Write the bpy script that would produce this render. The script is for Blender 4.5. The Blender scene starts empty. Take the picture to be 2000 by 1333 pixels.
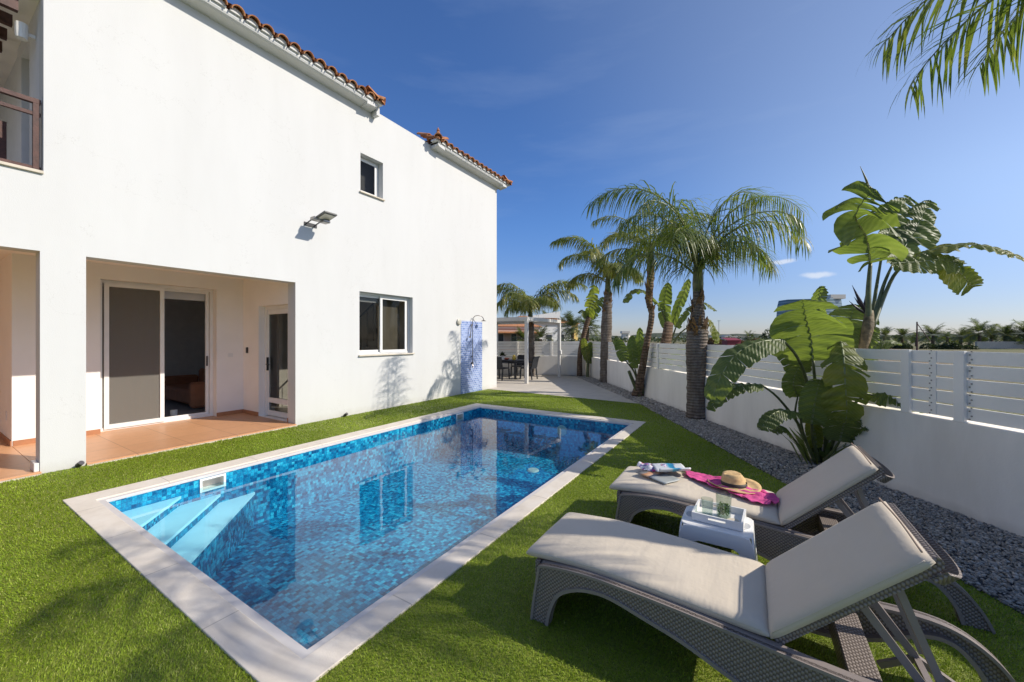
import bpy, math, random
import numpy as np
from mathutils import Vector, Matrix, noise as mnoise
R = math.radians
S = bpy.context.scene
COL = S.collection

# ------------------------------------------------------------ camera, world, sun, exposure
CAMH = 1.6
TH = math.atan(470/757.)
cd = bpy.data.cameras.new("camera"); cam = bpy.data.objects.new("camera", cd); COL.objects.link(cam)
cd.sensor_width = 36; cd.lens = 757/2000*36; cd.shift_y = -0.00225; cd.clip_start = .02; cd.clip_end = 6000
cam.location = (0, 0, CAMH); cam.rotation_euler = (R(90), 0, TH)
S.camera = cam
SUN_AZ = R(21); SUN_EL = R(36.1)
SUNV = Vector((math.cos(SUN_EL)*math.cos(SUN_AZ), math.cos(SUN_EL)*math.sin(SUN_AZ), math.sin(SUN_EL)))
W = bpy.data.worlds.new("World"); S.world = W; W.use_nodes = True
nt = W.node_tree; nt.nodes.clear()
out = nt.nodes.new('ShaderNodeOutputWorld'); bg = nt.nodes.new('ShaderNodeBackground'); sky = nt.nodes.new('ShaderNodeTexSky')
sky.sky_type = 'NISHITA'; sky.sun_disc = False; sky.sun_elevation = SUN_EL; sky.sun_rotation = R(90)-SUN_AZ
sky.altitude = 0; sky.air_density = 1.0; sky.dust_density = .35; sky.ozone_density = 2.2
bg.inputs['Strength'].default_value = 0.15
# thin wisps of cloud, placed by direction in the sky
tc = nt.nodes.new('ShaderNodeTexCoord'); mp = nt.nodes.new('ShaderNodeMapping'); mp.inputs['Scale'].default_value = (1.6, 1.6, 9)
nz = nt.nodes.new('ShaderNodeTexNoise'); nz.inputs['Scale'].default_value = 1.7; nz.inputs['Detail'].default_value = 7; nz.inputs['Roughness'].default_value = .55
rp = nt.nodes.new('ShaderNodeValToRGB'); rp.color_ramp.elements[0].position = .52; rp.color_ramp.elements[1].position = .85
rp.color_ramp.elements[1].color = (.13, .13, .13, 1)
mx = nt.nodes.new('ShaderNodeMix'); mx.data_type = 'RGBA'; mx.inputs['B'].default_value = (2.4, 2.9, 3.8, 1)
nt.links.new(tc.outputs['Generated'], mp.inputs['Vector']); nt.links.new(mp.outputs['Vector'], nz.inputs['Vector'])
nt.links.new(nz.outputs['Fac'], rp.inputs['Fac']); nt.links.new(rp.outputs['Color'], mx.inputs['Factor'])
# two small puffs
def puff(d, r, stretch):
    v = nt.nodes.new('ShaderNodeVectorMath'); v.operation = 'SUBTRACT'; v.inputs[1].default_value = d
    n2 = nt.nodes.new('ShaderNodeTexNoise'); n2.inputs['Scale'].default_value = 30; n2.inputs['Detail'].default_value = 5
    nt.links.new(tc.outputs['Generated'], n2.inputs['Vector'])
    a = nt.nodes.new('ShaderNodeVectorMath'); a.operation = 'MULTIPLY_ADD'; a.inputs[1].default_value = (.03, .03, .012)
    nt.links.new(n2.outputs['Color'], a.inputs[0]); nt.links.new(tc.outputs['Generated'], a.inputs[2]); nt.links.new(a.outputs[0], v.inputs[0])
    m = nt.nodes.new('ShaderNodeVectorMath'); m.operation = 'MULTIPLY'; m.inputs[1].default_value = (1, 1, stretch); nt.links.new(v.outputs[0], m.inputs[0])
    l = nt.nodes.new('ShaderNodeVectorMath'); l.operation = 'LENGTH'; nt.links.new(m.outputs[0], l.inputs[0])
    q = nt.nodes.new('ShaderNodeMapRange'); q.inputs['From Min'].default_value = r; q.inputs['From Max'].default_value = r*.3; q.inputs['To Max'].default_value = .6
    q.interpolation_type = 'SMOOTHSTEP'
    nt.links.new(l.outputs['Value'], q.inputs['Value']); return q.outputs[0]
VV = Vector((-math.sin(TH), math.cos(TH), 0)); RR = Vector((math.cos(TH), math.sin(TH), 0)); UU = Vector((0, 0, 1))
def ray(u, v): return VV + RR*((u-1000)/757) - UU*((v-662)/757)
def at(u, v, dep): return Vector((0, 0, CAMH)) + ray(u, v)*dep
def ongr(u, v, z=0.):
    d = ray(u, v); return Vector((0, 0, CAMH)) + d*((z-CAMH)/d.z)
prev = None; j = (.015, .015, .006)
facs = []
for (u, v, r, st) in ((1528, 511, .028, 4.5), (1597, 537, .034, 4.0)):
    d = ray(u, v).normalized() + Vector(j); facs.append(puff(d, r, st))
ad = nt.nodes.new('ShaderNodeMath'); ad.operation = 'ADD'; nt.links.new(facs[0], ad.inputs[0]); nt.links.new(facs[1], ad.inputs[1])
mx2 = nt.nodes.new('ShaderNodeMix'); mx2.data_type = 'RGBA'; mx2.inputs['B'].default_value = (4.0, 4.15, 4.4, 1)
nt.links.new(ad.outputs[0], mx2.inputs['Factor'])
hs = nt.nodes.new('ShaderNodeHueSaturation'); hs.inputs['Saturation'].default_value = 1.0
# a polarised, clear winter sky: deeper blue away from the sun, paler and cooler at the horizon
sx = nt.nodes.new('ShaderNodeSeparateXYZ'); nt.links.new(tc.outputs['Generated'], sx.inputs[0])
dp = nt.nodes.new('ShaderNodeVectorMath'); dp.operation = 'DOT_PRODUCT'; dp.inputs[1].default_value = SUNV; nt.links.new(tc.outputs['Generated'], dp.inputs[0])
def wr(stops, src):
    r = nt.nodes.new('ShaderNodeValToRGB'); r.color_ramp.interpolation = 'EASE'; e = r.color_ramp.elements
    for i, (p, c) in enumerate(stops): e[i].position = p; e[i].color = (*c, 1)
    nt.links.new(src, r.inputs['Fac']); return r.outputs['Color']
ca = wr([(.12, (.32, .47, .70)), (.70, (.72, .67, .70))], dp.outputs['Value'])
hz = wr([(.04, (1, 1, 1)), (.30, (0, 0, 0))], sx.outputs['Z'])
m0 = nt.nodes.new('ShaderNodeMix'); m0.data_type = 'RGBA'; nt.links.new(hz, m0.inputs['Factor']); nt.links.new(ca, m0.inputs['A']); m0.inputs['B'].default_value = (.39, .41, .55, 1)
mm = nt.nodes.new('ShaderNodeMix'); mm.data_type = 'RGBA'; mm.blend_type = 'MULTIPLY'; mm.inputs['Factor'].default_value = 1; nt.links.new(m0.outputs['Result'], mm.inputs['B'])
nt.links.new(sky.outputs[0], mm.inputs['A']); nt.links.new(mm.outputs['Result'], hs.inputs['Color']); nt.links.new(hs.outputs[0], mx.inputs['A']); nt.links.new(mx.outputs['Result'], mx2.inputs['A']); nt.links.new(mx2.outputs['Result'], bg.inputs['Color'])
nt.links.new(bg.outputs[0], out.inputs[0])
sl = bpy.data.lights.new("sun", 'SUN'); sl.energy = 3.3; sl.angle = R(.53); sl.color = (1, .93, .82)
so = bpy.data.objects.new("sun", sl); COL.objects.link(so); so.rotation_euler = SUNV.to_track_quat('Z', 'Y').to_euler()
S.view_settings.view_transform = 'Standard'; S.view_settings.look = 'None'; S.view_settings.exposure = 0.56; S.view_settings.gamma = 1
S.cycles.max_bounces = 10; S.cycles.transparent_max_bounces = 24; S.cycles.diffuse_bounces = 5

# ------------------------------------------------------------ materials
class NM:
    def __init__(s, name):
        s.m = bpy.data.materials.new(name); s.m.use_nodes = True; s.t = s.m.node_tree; s.b = s.t.nodes['Principled BSDF']; s.o = s.t.nodes['Material Output']
    def n(s, t, **k):
        x = s.t.nodes.new('ShaderNode'+t)
        for a, b in k.items(): setattr(x, a, b)
        return x
    def l(s, a, b): s.t.links.new(a, b)
    def co(s, which='Object', scale=(1, 1, 1), rot=(0, 0, 0)):
        c = s.n('TexCoord'); m = s.n('Mapping'); m.inputs['Scale'].default_value = scale; m.inputs['Rotation'].default_value = rot
        s.l(c.outputs[which], m.inputs['Vector']); return m.outputs[0]
    def noise(s, sc, det=4, rough=.5, vec=None):
        x = s.n('TexNoise'); x.inputs['Scale'].default_value = sc; x.inputs['Detail'].default_value = det; x.inputs['Roughness'].default_value = rough
        s.l(vec or s.co(), x.inputs['Vector']); return x.outputs['Fac']
    def ramp(s, fac, stops, const=False):
        r = s.n('ValToRGB'); e = r.color_ramp.elements
        if const: r.color_ramp.interpolation = 'CONSTANT'
        while len(e) < len(stops): e.new(.5)
        for i, (p, c) in enumerate(stops): e[i].position = p; e[i].color = (*c, 1) if len(c) == 3 else c
        s.l(fac, r.inputs['Fac']); return r.outputs['Color']
    def bump(s, h, dist, strength=1., prev=None):
        b = s.n('Bump'); b.inputs['Distance'].default_value = dist; b.inputs['Strength'].default_value = strength
        s.l(h, b.inputs['Height'])
        if prev: s.l(prev, b.inputs['Normal'])
        s.l(b.outputs[0], s.b.inputs['Normal']); return b.outputs[0]
    def math(s, op, a, b=0., c=None):
        m = s.n('Math', operation=op)
        for i, q in enumerate((a, b, c)):
            if q is None: continue
            if isinstance(q, (int, float)): m.inputs[i].default_value = q
            else: s.l(q, m.inputs[i])
        return m.outputs[0]
    def mix(s, f, a, b, mode='MIX'):
        m = s.n('Mix', data_type='RGBA', blend_type=mode)
        for key, q in (('Factor', f), ('A', a), ('B', b)):
            if isinstance(q, (int, float)): m.inputs[key].default_value = q
            elif isinstance(q, tuple): m.inputs[key].default_value = (*q, 1)
            else: s.l(q, m.inputs[key])
        return m.outputs['Result']
def plain(name, col, rough=.6, var=.12, nsc=6, bump=0, bsc=60, metal=0, spec=.5):
    k = NM(name); k.b.inputs['Roughness'].default_value = rough; k.b.inputs['Metallic'].default_value = metal; k.b.inputs['Specular IOR Level'].default_value = spec
    c = k.ramp(k.noise(nsc, 5), [(.3, tuple(x*(1-var) for x in col)), (.7, tuple(min(1, x*(1+var)) for x in col))])
    k.l(c, k.b.inputs['Base Color'])
    if bump: k.bump(k.noise(bsc, 4), bump)
    return k.m
M = {}
def m_stucco():
    k = NM('white stucco'); k.b.inputs['Roughness'].default_value = .92; k.b.inputs['Specular IOR Level'].default_value = .2
    streak = k.noise(1.2, 5, .6, k.co(scale=(1.3, 1.3, .25)))
    c = k.ramp(streak, [(.35, (.625, .622, .605)), (.62, (.65, .648, .632))])
    gz = k.n('SeparateXYZ'); k.l(k.co(), gz.inputs[0])
    foot = k.math('ADD', gz.outputs['Z'], k.math('MULTIPLY', k.noise(6, 5, .7), .22))
    c = k.mix(k.math('MULTIPLY', k.ramp(foot, [(.10, (1, 1, 1)), (.26, (0, 0, 0))]), .35), c, (.44, .40, .33))
    crack = k.math('LESS_THAN', k.math('ABSOLUTE', k.math('SUBTRACT', k.noise(.55, 7, .62), .5)), .0009)
    c = k.mix(k.math('MULTIPLY', crack, .22), c, (.35, .33, .3))
    sp = k.math('GREATER_THAN', k.noise(38, 2), .735)
    c = k.mix(k.math('MULTIPLY', sp, .12), c, (.4, .36, .3)); k.l(c, k.b.inputs['Base Color'])
    b = k.bump(k.noise(90, 5), .002, .6); k.bump(k.noise(1.3, 3), .012, .5, b)
    return k.m
M['stucco'] = m_stucco()
def m_fencewall():
    k = NM('painted garden wall'); k.b.inputs['Roughness'].default_value = .9; k.b.inputs['Specular IOR Level'].default_value = .2
    st = k.noise(1.5, 6, .65, k.co(scale=(1.5, 1.5, .35)))
    c = k.ramp(st, [(.3, (.76, .71, .63)), (.65, (.87, .82, .74))])
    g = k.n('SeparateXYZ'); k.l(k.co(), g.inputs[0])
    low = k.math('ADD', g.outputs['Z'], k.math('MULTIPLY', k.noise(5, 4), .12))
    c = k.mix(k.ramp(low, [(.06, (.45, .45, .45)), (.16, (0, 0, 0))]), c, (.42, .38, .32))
    k.l(c, k.b.inputs['Base Color']); k.bump(k.noise(80, 5), .002, .6)
    return k.m
M['gwall'] = m_fencewall()
M['white'] = plain('white powder coated metal', (.76, .77, .78), .4, .03)
M['fence'] = plain('white fence panel', (.86, .83, .77), .5, .05, 2)
M['fpost'] = plain('grey aluminium post', (.55, .57, .6), .4, .05)
M['pergola'] = plain('pale grey pergola metal', (.62, .60, .56), .45, .04)
M['frame'] = plain('white window frame', (.78, .77, .74), .35, .03)
M['beige_wall'] = plain('porch render', (.88, .84, .79), .9, .03, 2, .002, 90)
M['inner'] = plain('interior wall', (.80, .77, .72), .9, .05)
M['dark'] = plain('dark grey plastic', (.03, .03, .034), .5, .2)
M['black'] = plain('black painted metal', (.012, .012, .014), .4, .2)
M['wood'] = plain('dark stained wood', (.075, .028, .02), .6, .3, 20, .002, 60)
M['sill'] = plain('stone sill', (.62, .55, .44), .7, .08, 14)
M['steel'] = plain('brushed steel', (.32, .30, .28), .35, .1, metal=.7)
M['chrome'] = plain('dull chrome', (.25, .22, .2), .3, .1, metal=.8)
M['lampglass'] = plain('lamp glass', (.55, .52, .43), .3, .1)
M['sofa'] = plain('terracotta sofa cloth', (.45, .19, .1), .9, .1)
M['cup'] = plain('white plastic', (.82, .80, .76), .35, .02)
M['soil'] = plain('soil', (.05, .035, .022), .95, .4, 20)
M['plaster_g'] = plain('grey render', (.35, .34, .33), .9, .1)
M['shutter'] = plain('grey roller shutter', (.48, .5, .53), .5, .05)
def m_terracotta(name, sc, rot):
    k = NM(name); k.b.inputs['Roughness'].default_value = .42
    br = k.n('TexBrick', offset=0., squash=1.); br.inputs['Scale'].default_value = 1; br.inputs['Brick Width'].default_value = sc; br.inputs['Row Height'].default_value = sc
    br.inputs['Mortar Size'].default_value = .004; br.inputs['Mortar Smooth'].default_value = .3
    br.inputs['Color1'].default_value = (.62, .33, .17, 1); br.inputs['Color2'].default_value = (.56, .29, .145, 1); br.inputs['Mortar'].default_value = (.26, .14, .085, 1)
    k.l(k.co(rot=(0, 0, rot)), br.inputs['Vector'])
    c = k.mix(.5, br.outputs['Color'], k.ramp(k.noise(9, 6, .6), [(.3, (.7, .7, .7)), (.7, (1.15, 1.12, 1.1))]), 'MULTIPLY')
    c = k.mix(.45, br.outputs['Color'], c); k.l(c, k.b.inputs['Base Color']); return k.m
M['terra'] = m_terracotta('terracotta floor tile', .6, 0)
M['skirt'] = plain('terracotta skirting', (.42, .185, .085), .5, .1)
def m_mosaic(name, mode):
    k = NM(name); k.b.inputs['Roughness'].default_value = .12
    g = k.n('SeparateXYZ'); k.l(k.co(), g.inputs[0]); x, y, z = g.outputs
    if mode == 'floor': a, b = x, y
    elif mode == 'diag': a, b = k.math('SUBTRACT', x, y), z
    else: a, b = k.math('ADD', x, y), z
    sc = 25.
    a = k.math('MULTIPLY', a, sc); b = k.math('MULTIPLY', b, sc)
    fb = k.math('FLOOR', b)
    # every row is shifted by its own amount, as on hand-laid glass sheets
    wn0 = k.n('TexWhiteNoise', noise_dimensions='1D'); k.l(fb, wn0.inputs['W'])
    a = k.math('ADD', a, k.math('MULTIPLY', wn0.outputs['Value'], .6))
    fa = k.math('FLOOR', a)
    cb = k.n('CombineXYZ'); k.l(fa, cb.inputs[0]); k.l(fb, cb.inputs[1])
    wn = k.n('TexWhiteNoise', noise_dimensions='2D'); k.l(cb.outputs[0], wn.inputs['Vector'])
    sm = k.noise(60, 3, .6)
    v = k.math('ADD', k.math('MULTIPLY', wn.outputs['Value'], .8), k.math('MULTIPLY', k.math('SUBTRACT', sm, .5), .9))
    c = k.ramp(v, [(0., (.003, .06, .17)), (.22, (.003, .13, .28)), (.45, (.005, .23, .41)), (.68, (.012, .36, .56)), (.92, (.07, .55, .68))])
    ea = k.math('ABSOLUTE', k.math('SUBTRACT', k.math('FRACT', a), .5)); eb = k.math('ABSOLUTE', k.math('SUBTRACT', k.math('FRACT', b), .5))
    e = k.math('GREATER_THAN', k.math('MAXIMUM', ea, eb), .465)
    c = k.mix(e, c, (.02, .14, .30)); k.l(c, k.b.inputs['Base Color'])
    k.bump(k.math('SUBTRACT', sm, k.math('MULTIPLY', e, .5)), .002, .6)
    return k.m
M['mosf'] = m_mosaic('blue glass mosaic floor', 'floor'); M['mosw'] = m_mosaic('blue glass mosaic wall', 'wall'); M['mosd'] = m_mosaic('blue glass mosaic riser', 'diag')
M['tread'] = plain('pale pool step', (.62, .86, .93), .5, .04, 3)
def m_coping():
    k = NM('pale stone coping'); k.b.inputs['Roughness'].default_value = .75
    c = k.ramp(k.noise(5, 8, .65), [(.25, (.60, .53, .44)), (.5, (.68, .61, .52)), (.75, (.73, .67, .585))])
    g = k.n('SeparateXYZ'); k.l(k.co(), g.inputs[0])
    s1 = k.math('LESS_THAN', k.math('ABSOLUTE', k.math('SUBTRACT', k.math('FRACT', k.math('DIVIDE', k.math('ADD', g.outputs[0], .2), .9)), .5)), .0045)
    s2 = k.math('LESS_THAN', k.math('ABSOLUTE', k.math('SUBTRACT', k.math('FRACT', k.math('DIVIDE', k.math('ADD', g.outputs[1], .35), .9)), .5)), .0045)
    ge = k.n('NewGeometry')
    k.l(k.mix(k.math('MULTIPLY', k.math('MAXIMUM', s1, s2), .5), c, (.2, .17, .14)), k.b.inputs['Base Color'])
    k.bump(k.noise(120, 4), .0015, .5); return k.m
M['coping'] = m_coping()
M['rim'] = plain('pale pool rim', (.60, .57, .55), .5, .05, 8)
def schlick(k, f0, normal=None):
    g = k.n('NewGeometry'); d = k.n('VectorMath', operation='DOT_PRODUCT'); k.l(normal or g.outputs['Normal'], d.inputs[0]); k.l(g.outputs['Incoming'], d.inputs[1])
    q = k.math('SUBTRACT', 1., k.math('MINIMUM', k.math('ABSOLUTE', d.outputs['Value']), 1.))
    return k.math('ADD', k.math('MULTIPLY', k.math('POWER', q, 5.), 1-f0), f0)
def m_water():
    k = NM('pool water'); t = k.t; t.nodes.remove(k.b)
    gl = k.n('BsdfGlossy'); gl.inputs['Roughness'].default_value = 0.0
    tr = k.n('BsdfTransparent'); tr.inputs['Color'].default_value = (.72, .95, 1, 1)
    mxs = k.n('MixShader'); b = k.n('Bump'); b.inputs['Distance'].default_value = .0022; b.inputs['Strength'].default_value = 1
    k.l(k.noise(2.4, 3, .5), b.inputs['Height']); k.l(b.outputs[0], gl.inputs['Normal'])
    k.l(schlick(k, .06, b.outputs[0]), mxs.inputs[0]); k.l(tr.outputs[0], mxs.inputs[1]); k.l(gl.outputs[0], mxs.inputs[2]); k.l(mxs.outputs[0], k.o.inputs[0]); return k.m
M['water'] = m_water()
def m_glass(name, tint, ior=1.5, dark=0.):
    k = NM(name); t = k.t; t.nodes.remove(k.b)
    f0 = ((ior-1)/(ior+1))**2
    gl = k.n('BsdfGlossy'); gl.inputs['Roughness'].default_value = .0
    tr = k.n('BsdfTransparent'); tr.inputs['Color'].default_value = (*tint, 1)
    mxs = k.n('MixShader'); k.l(schlick(k, f0), mxs.inputs[0]); k.l(tr.outputs[0], mxs.inputs[1]); k.l(gl.outputs[0], mxs.inputs[2]); k.l(mxs.outputs[0], k.o.inputs[0]); return k.m
M['glass'] = m_glass('window glass', (.72, .72, .70), 1.28); M['cglass'] = m_glass('clear drinking glass', (.86, .90, .88), 1.6)
def m_screen():
    k = NM('insect screen'); k.b.inputs['Base Color'].default_value = (.23, .215, .19, 1); k.b.inputs['Roughness'].default_value = .8
    tr = k.n('BsdfTransparent'); mxs = k.n('MixShader'); mxs.inputs[0].default_value = .5
    k.l(tr.outputs[0], mxs.inputs[1]); k.l(k.b.outputs[0], mxs.inputs[2]); k.l(mxs.outputs[0], k.o.inputs[0]); return k.m
M['screen'] = m_screen()
def m_tilepanel():
    k = NM('blue and white ceramic mosaic'); k.b.inputs['Roughness'].default_value = .3
    br = k.n('TexBrick', offset=.5); br.inputs['Scale'].default_value = 1; br.inputs['Brick Width'].default_value = .10; br.inputs['Row Height'].default_value = .06; br.inputs['Mortar Size'].default_value = .006
    br.inputs['Color1'].default_value = (.16, .24, .52, 1); br.inputs['Color2'].default_value = (.36, .46, .72, 1); br.inputs['Mortar'].default_value = (.62, .66, .74, 1)
    v = k.n('TexCoord'); g = k.n('SeparateXYZ'); k.l(v.outputs['Object'], g.inputs[0]); cb = k.n('CombineXYZ'); k.l(g.outputs[1], cb.inputs[0]); k.l(g.outputs[2], cb.inputs[1]); k.l(cb.outputs[0], br.inputs['Vector'])
    k.l(k.mix(.35, br.outputs['Color'], k.ramp(k.noise(50, 2), [(.4, (.3, .36, .6)), (.6, (1.2, 1.2, 1.2))]), 'MULTIPLY'), k.b.inputs['Base Color']); return k.m
M['tilep'] = m_tilepanel()
def m_roof():
    k = NM('terracotta roof tile'); k.b.inputs['Roughness'].default_value = .85
    c = k.ramp(k.noise(7, 6, .65), [(.25, (.14, .05, .025)), (.45, (.38, .15, .06)), (.62, (.52, .25, .11)), (.8, (.50, .36, .19))])
    k.l(c, k.b.inputs['Base Color']); k.bump(k.noise(60, 4), .004); return k.m
M['roof'] = m_roof()
def leafy(name, cols, sc, transl=.35, rough=.45, veins=0., spec=.5):
    k = NM(name); k.b.inputs['Roughness'].default_value = rough; k.b.inputs['Specular IOR Level'].default_value = spec
    c = k.ramp(k.noise(sc, 4, .6), [(.28+.44*i/(len(cols)-1), q) for i, q in enumerate(cols)])
    if veins:
        uv = k.n('UVMap'); g = k.n('SeparateXYZ'); k.l(uv.outputs[0], g.inputs[0])
        s = k.math('SINE', k.math('MULTIPLY', k.math('SUBTRACT', g.outputs[1], k.math('MULTIPLY', k.math('ABSOLUTE', g.outputs[0]), .10)), veins))
        c = k.mix(k.math('MULTIPLY', k.math('ADD', s, 1.), .16), c, (.24, .28, .12)); k.bump(s, .003, .7)
    k.l(c, k.b.inputs['Base Color'])
    tl = k.n('BsdfTranslucent'); k.l(k.mix(1., c, (1.6, 1.75, .55), 'MULTIPLY'), tl.inputs['Color'])
    mxs = k.n('MixShader'); mxs.inputs[0].default_value = transl
    k.l(k.b.outputs[0], mxs.inputs[1]); k.l(tl.outputs[0], mxs.inputs[2]); k.l(mxs.outputs[0], k.o.inputs[0]); return k.m
M['palm'] = leafy('queen palm leaflets', [(.05, .085, .022), (.10, .145, .038), (.18, .21, .07), (.34, .31, .16)], 3.5, .38, .38)
M['palm2'] = leafy('yellower palm leaflets', [(.07, .10, .022), (.14, .17, .04), (.25, .25, .08), (.42, .35, .14)], 3.0, .38, .38)
M['rachis'] = plain('palm rachis', (.20, .22, .08), .5, .2)
M['strel'] = leafy('giant leaf blade', [(.085, .115, .045), (.13, .165, .065), (.20, .23, .10)], 2.2, .5, .45, veins=170., spec=.35)
M['strel_y'] = leafy('yellowing leaf blade', [(.10, .13, .035), (.19, .21, .055), (.27, .25, .08)], 3.5, .52, .45, veins=170., spec=.35)
M['midrib'] = plain('leaf midrib', (.23, .26, .11), .4, .1)
M['petiole'] = plain('green brown leaf stalk', (.10, .115, .04), .45, .35, 14)
M['brownleaf'] = leafy('dry brown leaf', [(.06, .03, .015), (.16, .09, .045), (.27, .18, .09)], 20, .2, .7)
M['node'] = plain('brown green plant stem', (.17, .125, .06), .7, .5, 22, .01, 30)
M['spath'] = plain('dark purple bract', (.02, .018, .04), .4, .2)
def m_trunk(name, a, b, c, ring):
    k = NM(name); k.b.inputs['Roughness'].default_value = .95; k.b.inputs['Specular IOR Level'].default_value = .15
    co = k.ramp(k.noise(9, 7, .7, k.co(scale=(1, 1, .45))), [(.25, a), (.5, b), (.75, c)])
    g = k.n('SeparateXYZ'); k.l(k.co(), g.inputs[0])
    w = k.math('SINE', k.math('ADD', k.math('MULTIPLY', g.outputs[2], ring), k.math('MULTIPLY', k.noise(4, 3), 5.)))
    co = k.mix(k.ramp(w, [(-.2+.4, (0, 0, 0)), (.95, (.5, .5, .5))]), co, (.05, .038, .03)); k.l(co, k.b.inputs['Base Color'])
    b1 = k.bump(w, .012, .7); k.bump(k.noise(40, 6, .7, k.co(scale=(1, 1, .3))), .015, .9, b1); return k.m
M['trunk'] = m_trunk('ringed grey palm trunk', (.09, .07, .055), (.20, .165, .135), (.33, .29, .25), 110.)
M['trunk2'] = m_trunk('brown fibrous palm trunk', (.07, .045, .03), (.18, .12, .08), (.32, .25, .19), 80.)
def m_rattan():
    k = NM('woven taupe resin'); k.b.inputs['Roughness'].default_value = .45
    g = k.n('SeparateXYZ'); k.l(k.co(), g.inputs[0])
    x = k.math('MULTIPLY', g.outputs[0], 85.); z = k.math('MULTIPLY', k.math('ADD', g.outputs[2], k.math('MULTIPLY', g.outputs[1], 1.)), 95.)
    fx = k.math('FLOOR', x); par = k.math('MULTIPLY', k.math('MODULO', k.math('ABSOLUTE', fx), 2.), 3.14159)
    sx = k.math('ABSOLUTE', k.math('SINE', k.math('MULTIPLY', x, 3.14159))); sz = k.math('SINE', k.math('ADD', k.math('MULTIPLY', z, 3.14159), par))
    h = k.math('MULTIPLY', k.math('POWER', sx, .5), k.math('ADD', k.math('MULTIPLY', sz, .5), .5))
    k.l(k.ramp(h, [(0., (.12, .095, .082)), (.35, (.22, .18, .155)), (1., (.31, .262, .23))]), k.b.inputs['Base Color'])
    k.bump(h, .003, 1.); return k.m
M['rattan'] = m_rattan()
M['taupe'] = plain('smooth taupe resin', (.26, .22, .20), .42, .06)
def m_cushion():
    k = NM('cream cushion cloth'); k.b.inputs['Roughness'].default_value = .85; k.b.inputs['Sheen Weight'].default_value = .15
    k.l(k.ramp(k.noise(3, 4), [(.3, (.585, .50, .385)), (.7, (.625, .54, .42))]), k.b.inputs['Base Color'])
    b = k.bump(k.noise(400, 2), .0006, .5); b = k.bump(k.noise(3.2, 4, .6, k.co(scale=(1.0, 1.0, 1.))), .02, .6, b); k.bump(k.noise(6, 3, .5, k.co(scale=(2.4, .5, 1.))), .008, .7, b); return k.m
M['cushion'] = m_cushion()
M['piping'] = plain('tan piping', (.36, .26, .19), .8, .1)
M['towel'] = plain('pink cotton cloth', (.66, .085, .27), .9, .22, 12, .003, 90)
def m_pattern(name, cols, sc):
    k = NM(name); k.b.inputs['Roughness'].default_value = .8
    v = k.n('TexVoronoi'); v.inputs['Scale'].default_value = sc; k.l(k.co(), v.inputs['Vector'])
    g = k.n('SeparateXYZ'); k.l(v.outputs['Color'], g.inputs[0]); k.l(k.ramp(g.outputs[0], [(i/len(cols), q) for i, q in enumerate(cols)], True), k.b.inputs['Base Color']); return k.m
M['sarong'] = m_pattern('patterned pink and white cloth', [(.75, .7, .72), (.6, .08, .25), (.7, .68, .7), (.25, .2, .4), (.8, .75, .76)], 45)
M['straw'] = plain('straw weave', (.62, .42, .20), .85, .14, 50, .002, 220)
M['band'] = plain('dark brown ribbon', (.03, .02, .018), .6, .1)
M['mint'] = leafy('mint leaves', [(.03, .07, .01), (.09, .17, .03), (.2, .3, .08)], 60, .3)
M['iron_w'] = plain('white painted tray', (.80, .78, .74), .4, .02)
M['yellow'] = plain('yellow glaze', (.6, .42, .05), .3, .1); M['redfruit'] = plain('red brown glaze', (.25, .07, .04), .4, .3)
M['wicker_d'] = plain('charcoal wicker', (.028, .03, .034), .6, .3, 60, .003, 120)
M['pink_wall'] = plain('pinkish house render', (.50, .36, .29), .9, .08); M['yellow_wall'] = plain('yellow house render', (.62, .44, .14), .9, .05)
M['cream_wall'] = plain('cream house render', (.66, .62, .55), .9, .05); M['redmetal'] = plain('dark red awning', (.22, .02, .03), .6, .1)
M['window_d'] = plain('dark far window', (.03, .035, .045), .3, .2); M['brick_l'] = plain('low field wall', (.42, .38, .33), .9, .15)
def m_curtain():
    k = NM('blue green curtain wall'); k.b.inputs['Roughness'].default_value = .25
    g = k.n('SeparateXYZ'); k.l(k.co(), g.inputs[0])
    e = k.math('GREATER_THAN', k.math('FRACT', k.math('DIVIDE', g.outputs[2], 3.2)), .8)
    k.l(k.mix(e, (.10, .16, .18), (.30, .36, .38)), k.b.inputs['Base Color']); return k.m
M['tower'] = m_curtain()
M['bush'] = leafy('dense hedge leaves', [(.02, .035, .012), (.045, .065, .02), (.09, .10, .03)], 1.5, .2, .6)
M['datepalm'] = leafy('date palm leaves', [(.05, .07, .03), (.10, .12, .05), (.19, .19, .10)], .8, .3, .5)
M['scrub'] = plain('far scrub', (.05, .062, .03), .95, .5, .06)
def m_field():
    k = NM('field soil and weeds'); k.b.inputs['Roughness'].default_value = .95
    c = k.ramp(k.noise(.08, 8, .65), [(.35, (.20, .125, .075)), (.5, (.17, .15, .06)), (.62, (.11, .14, .035))])
    c = k.mix(.5, c, k.ramp(k.noise(1.5, 6, .7), [(.3, (.6, .6, .6)), (.7, (1.3, 1.3, 1.3))]), 'MULTIPLY')
    k.l(c, k.b.inputs['Base Color']); k.bump(k.noise(3, 6), .15); return k.m
M['field'] = m_field()
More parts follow.
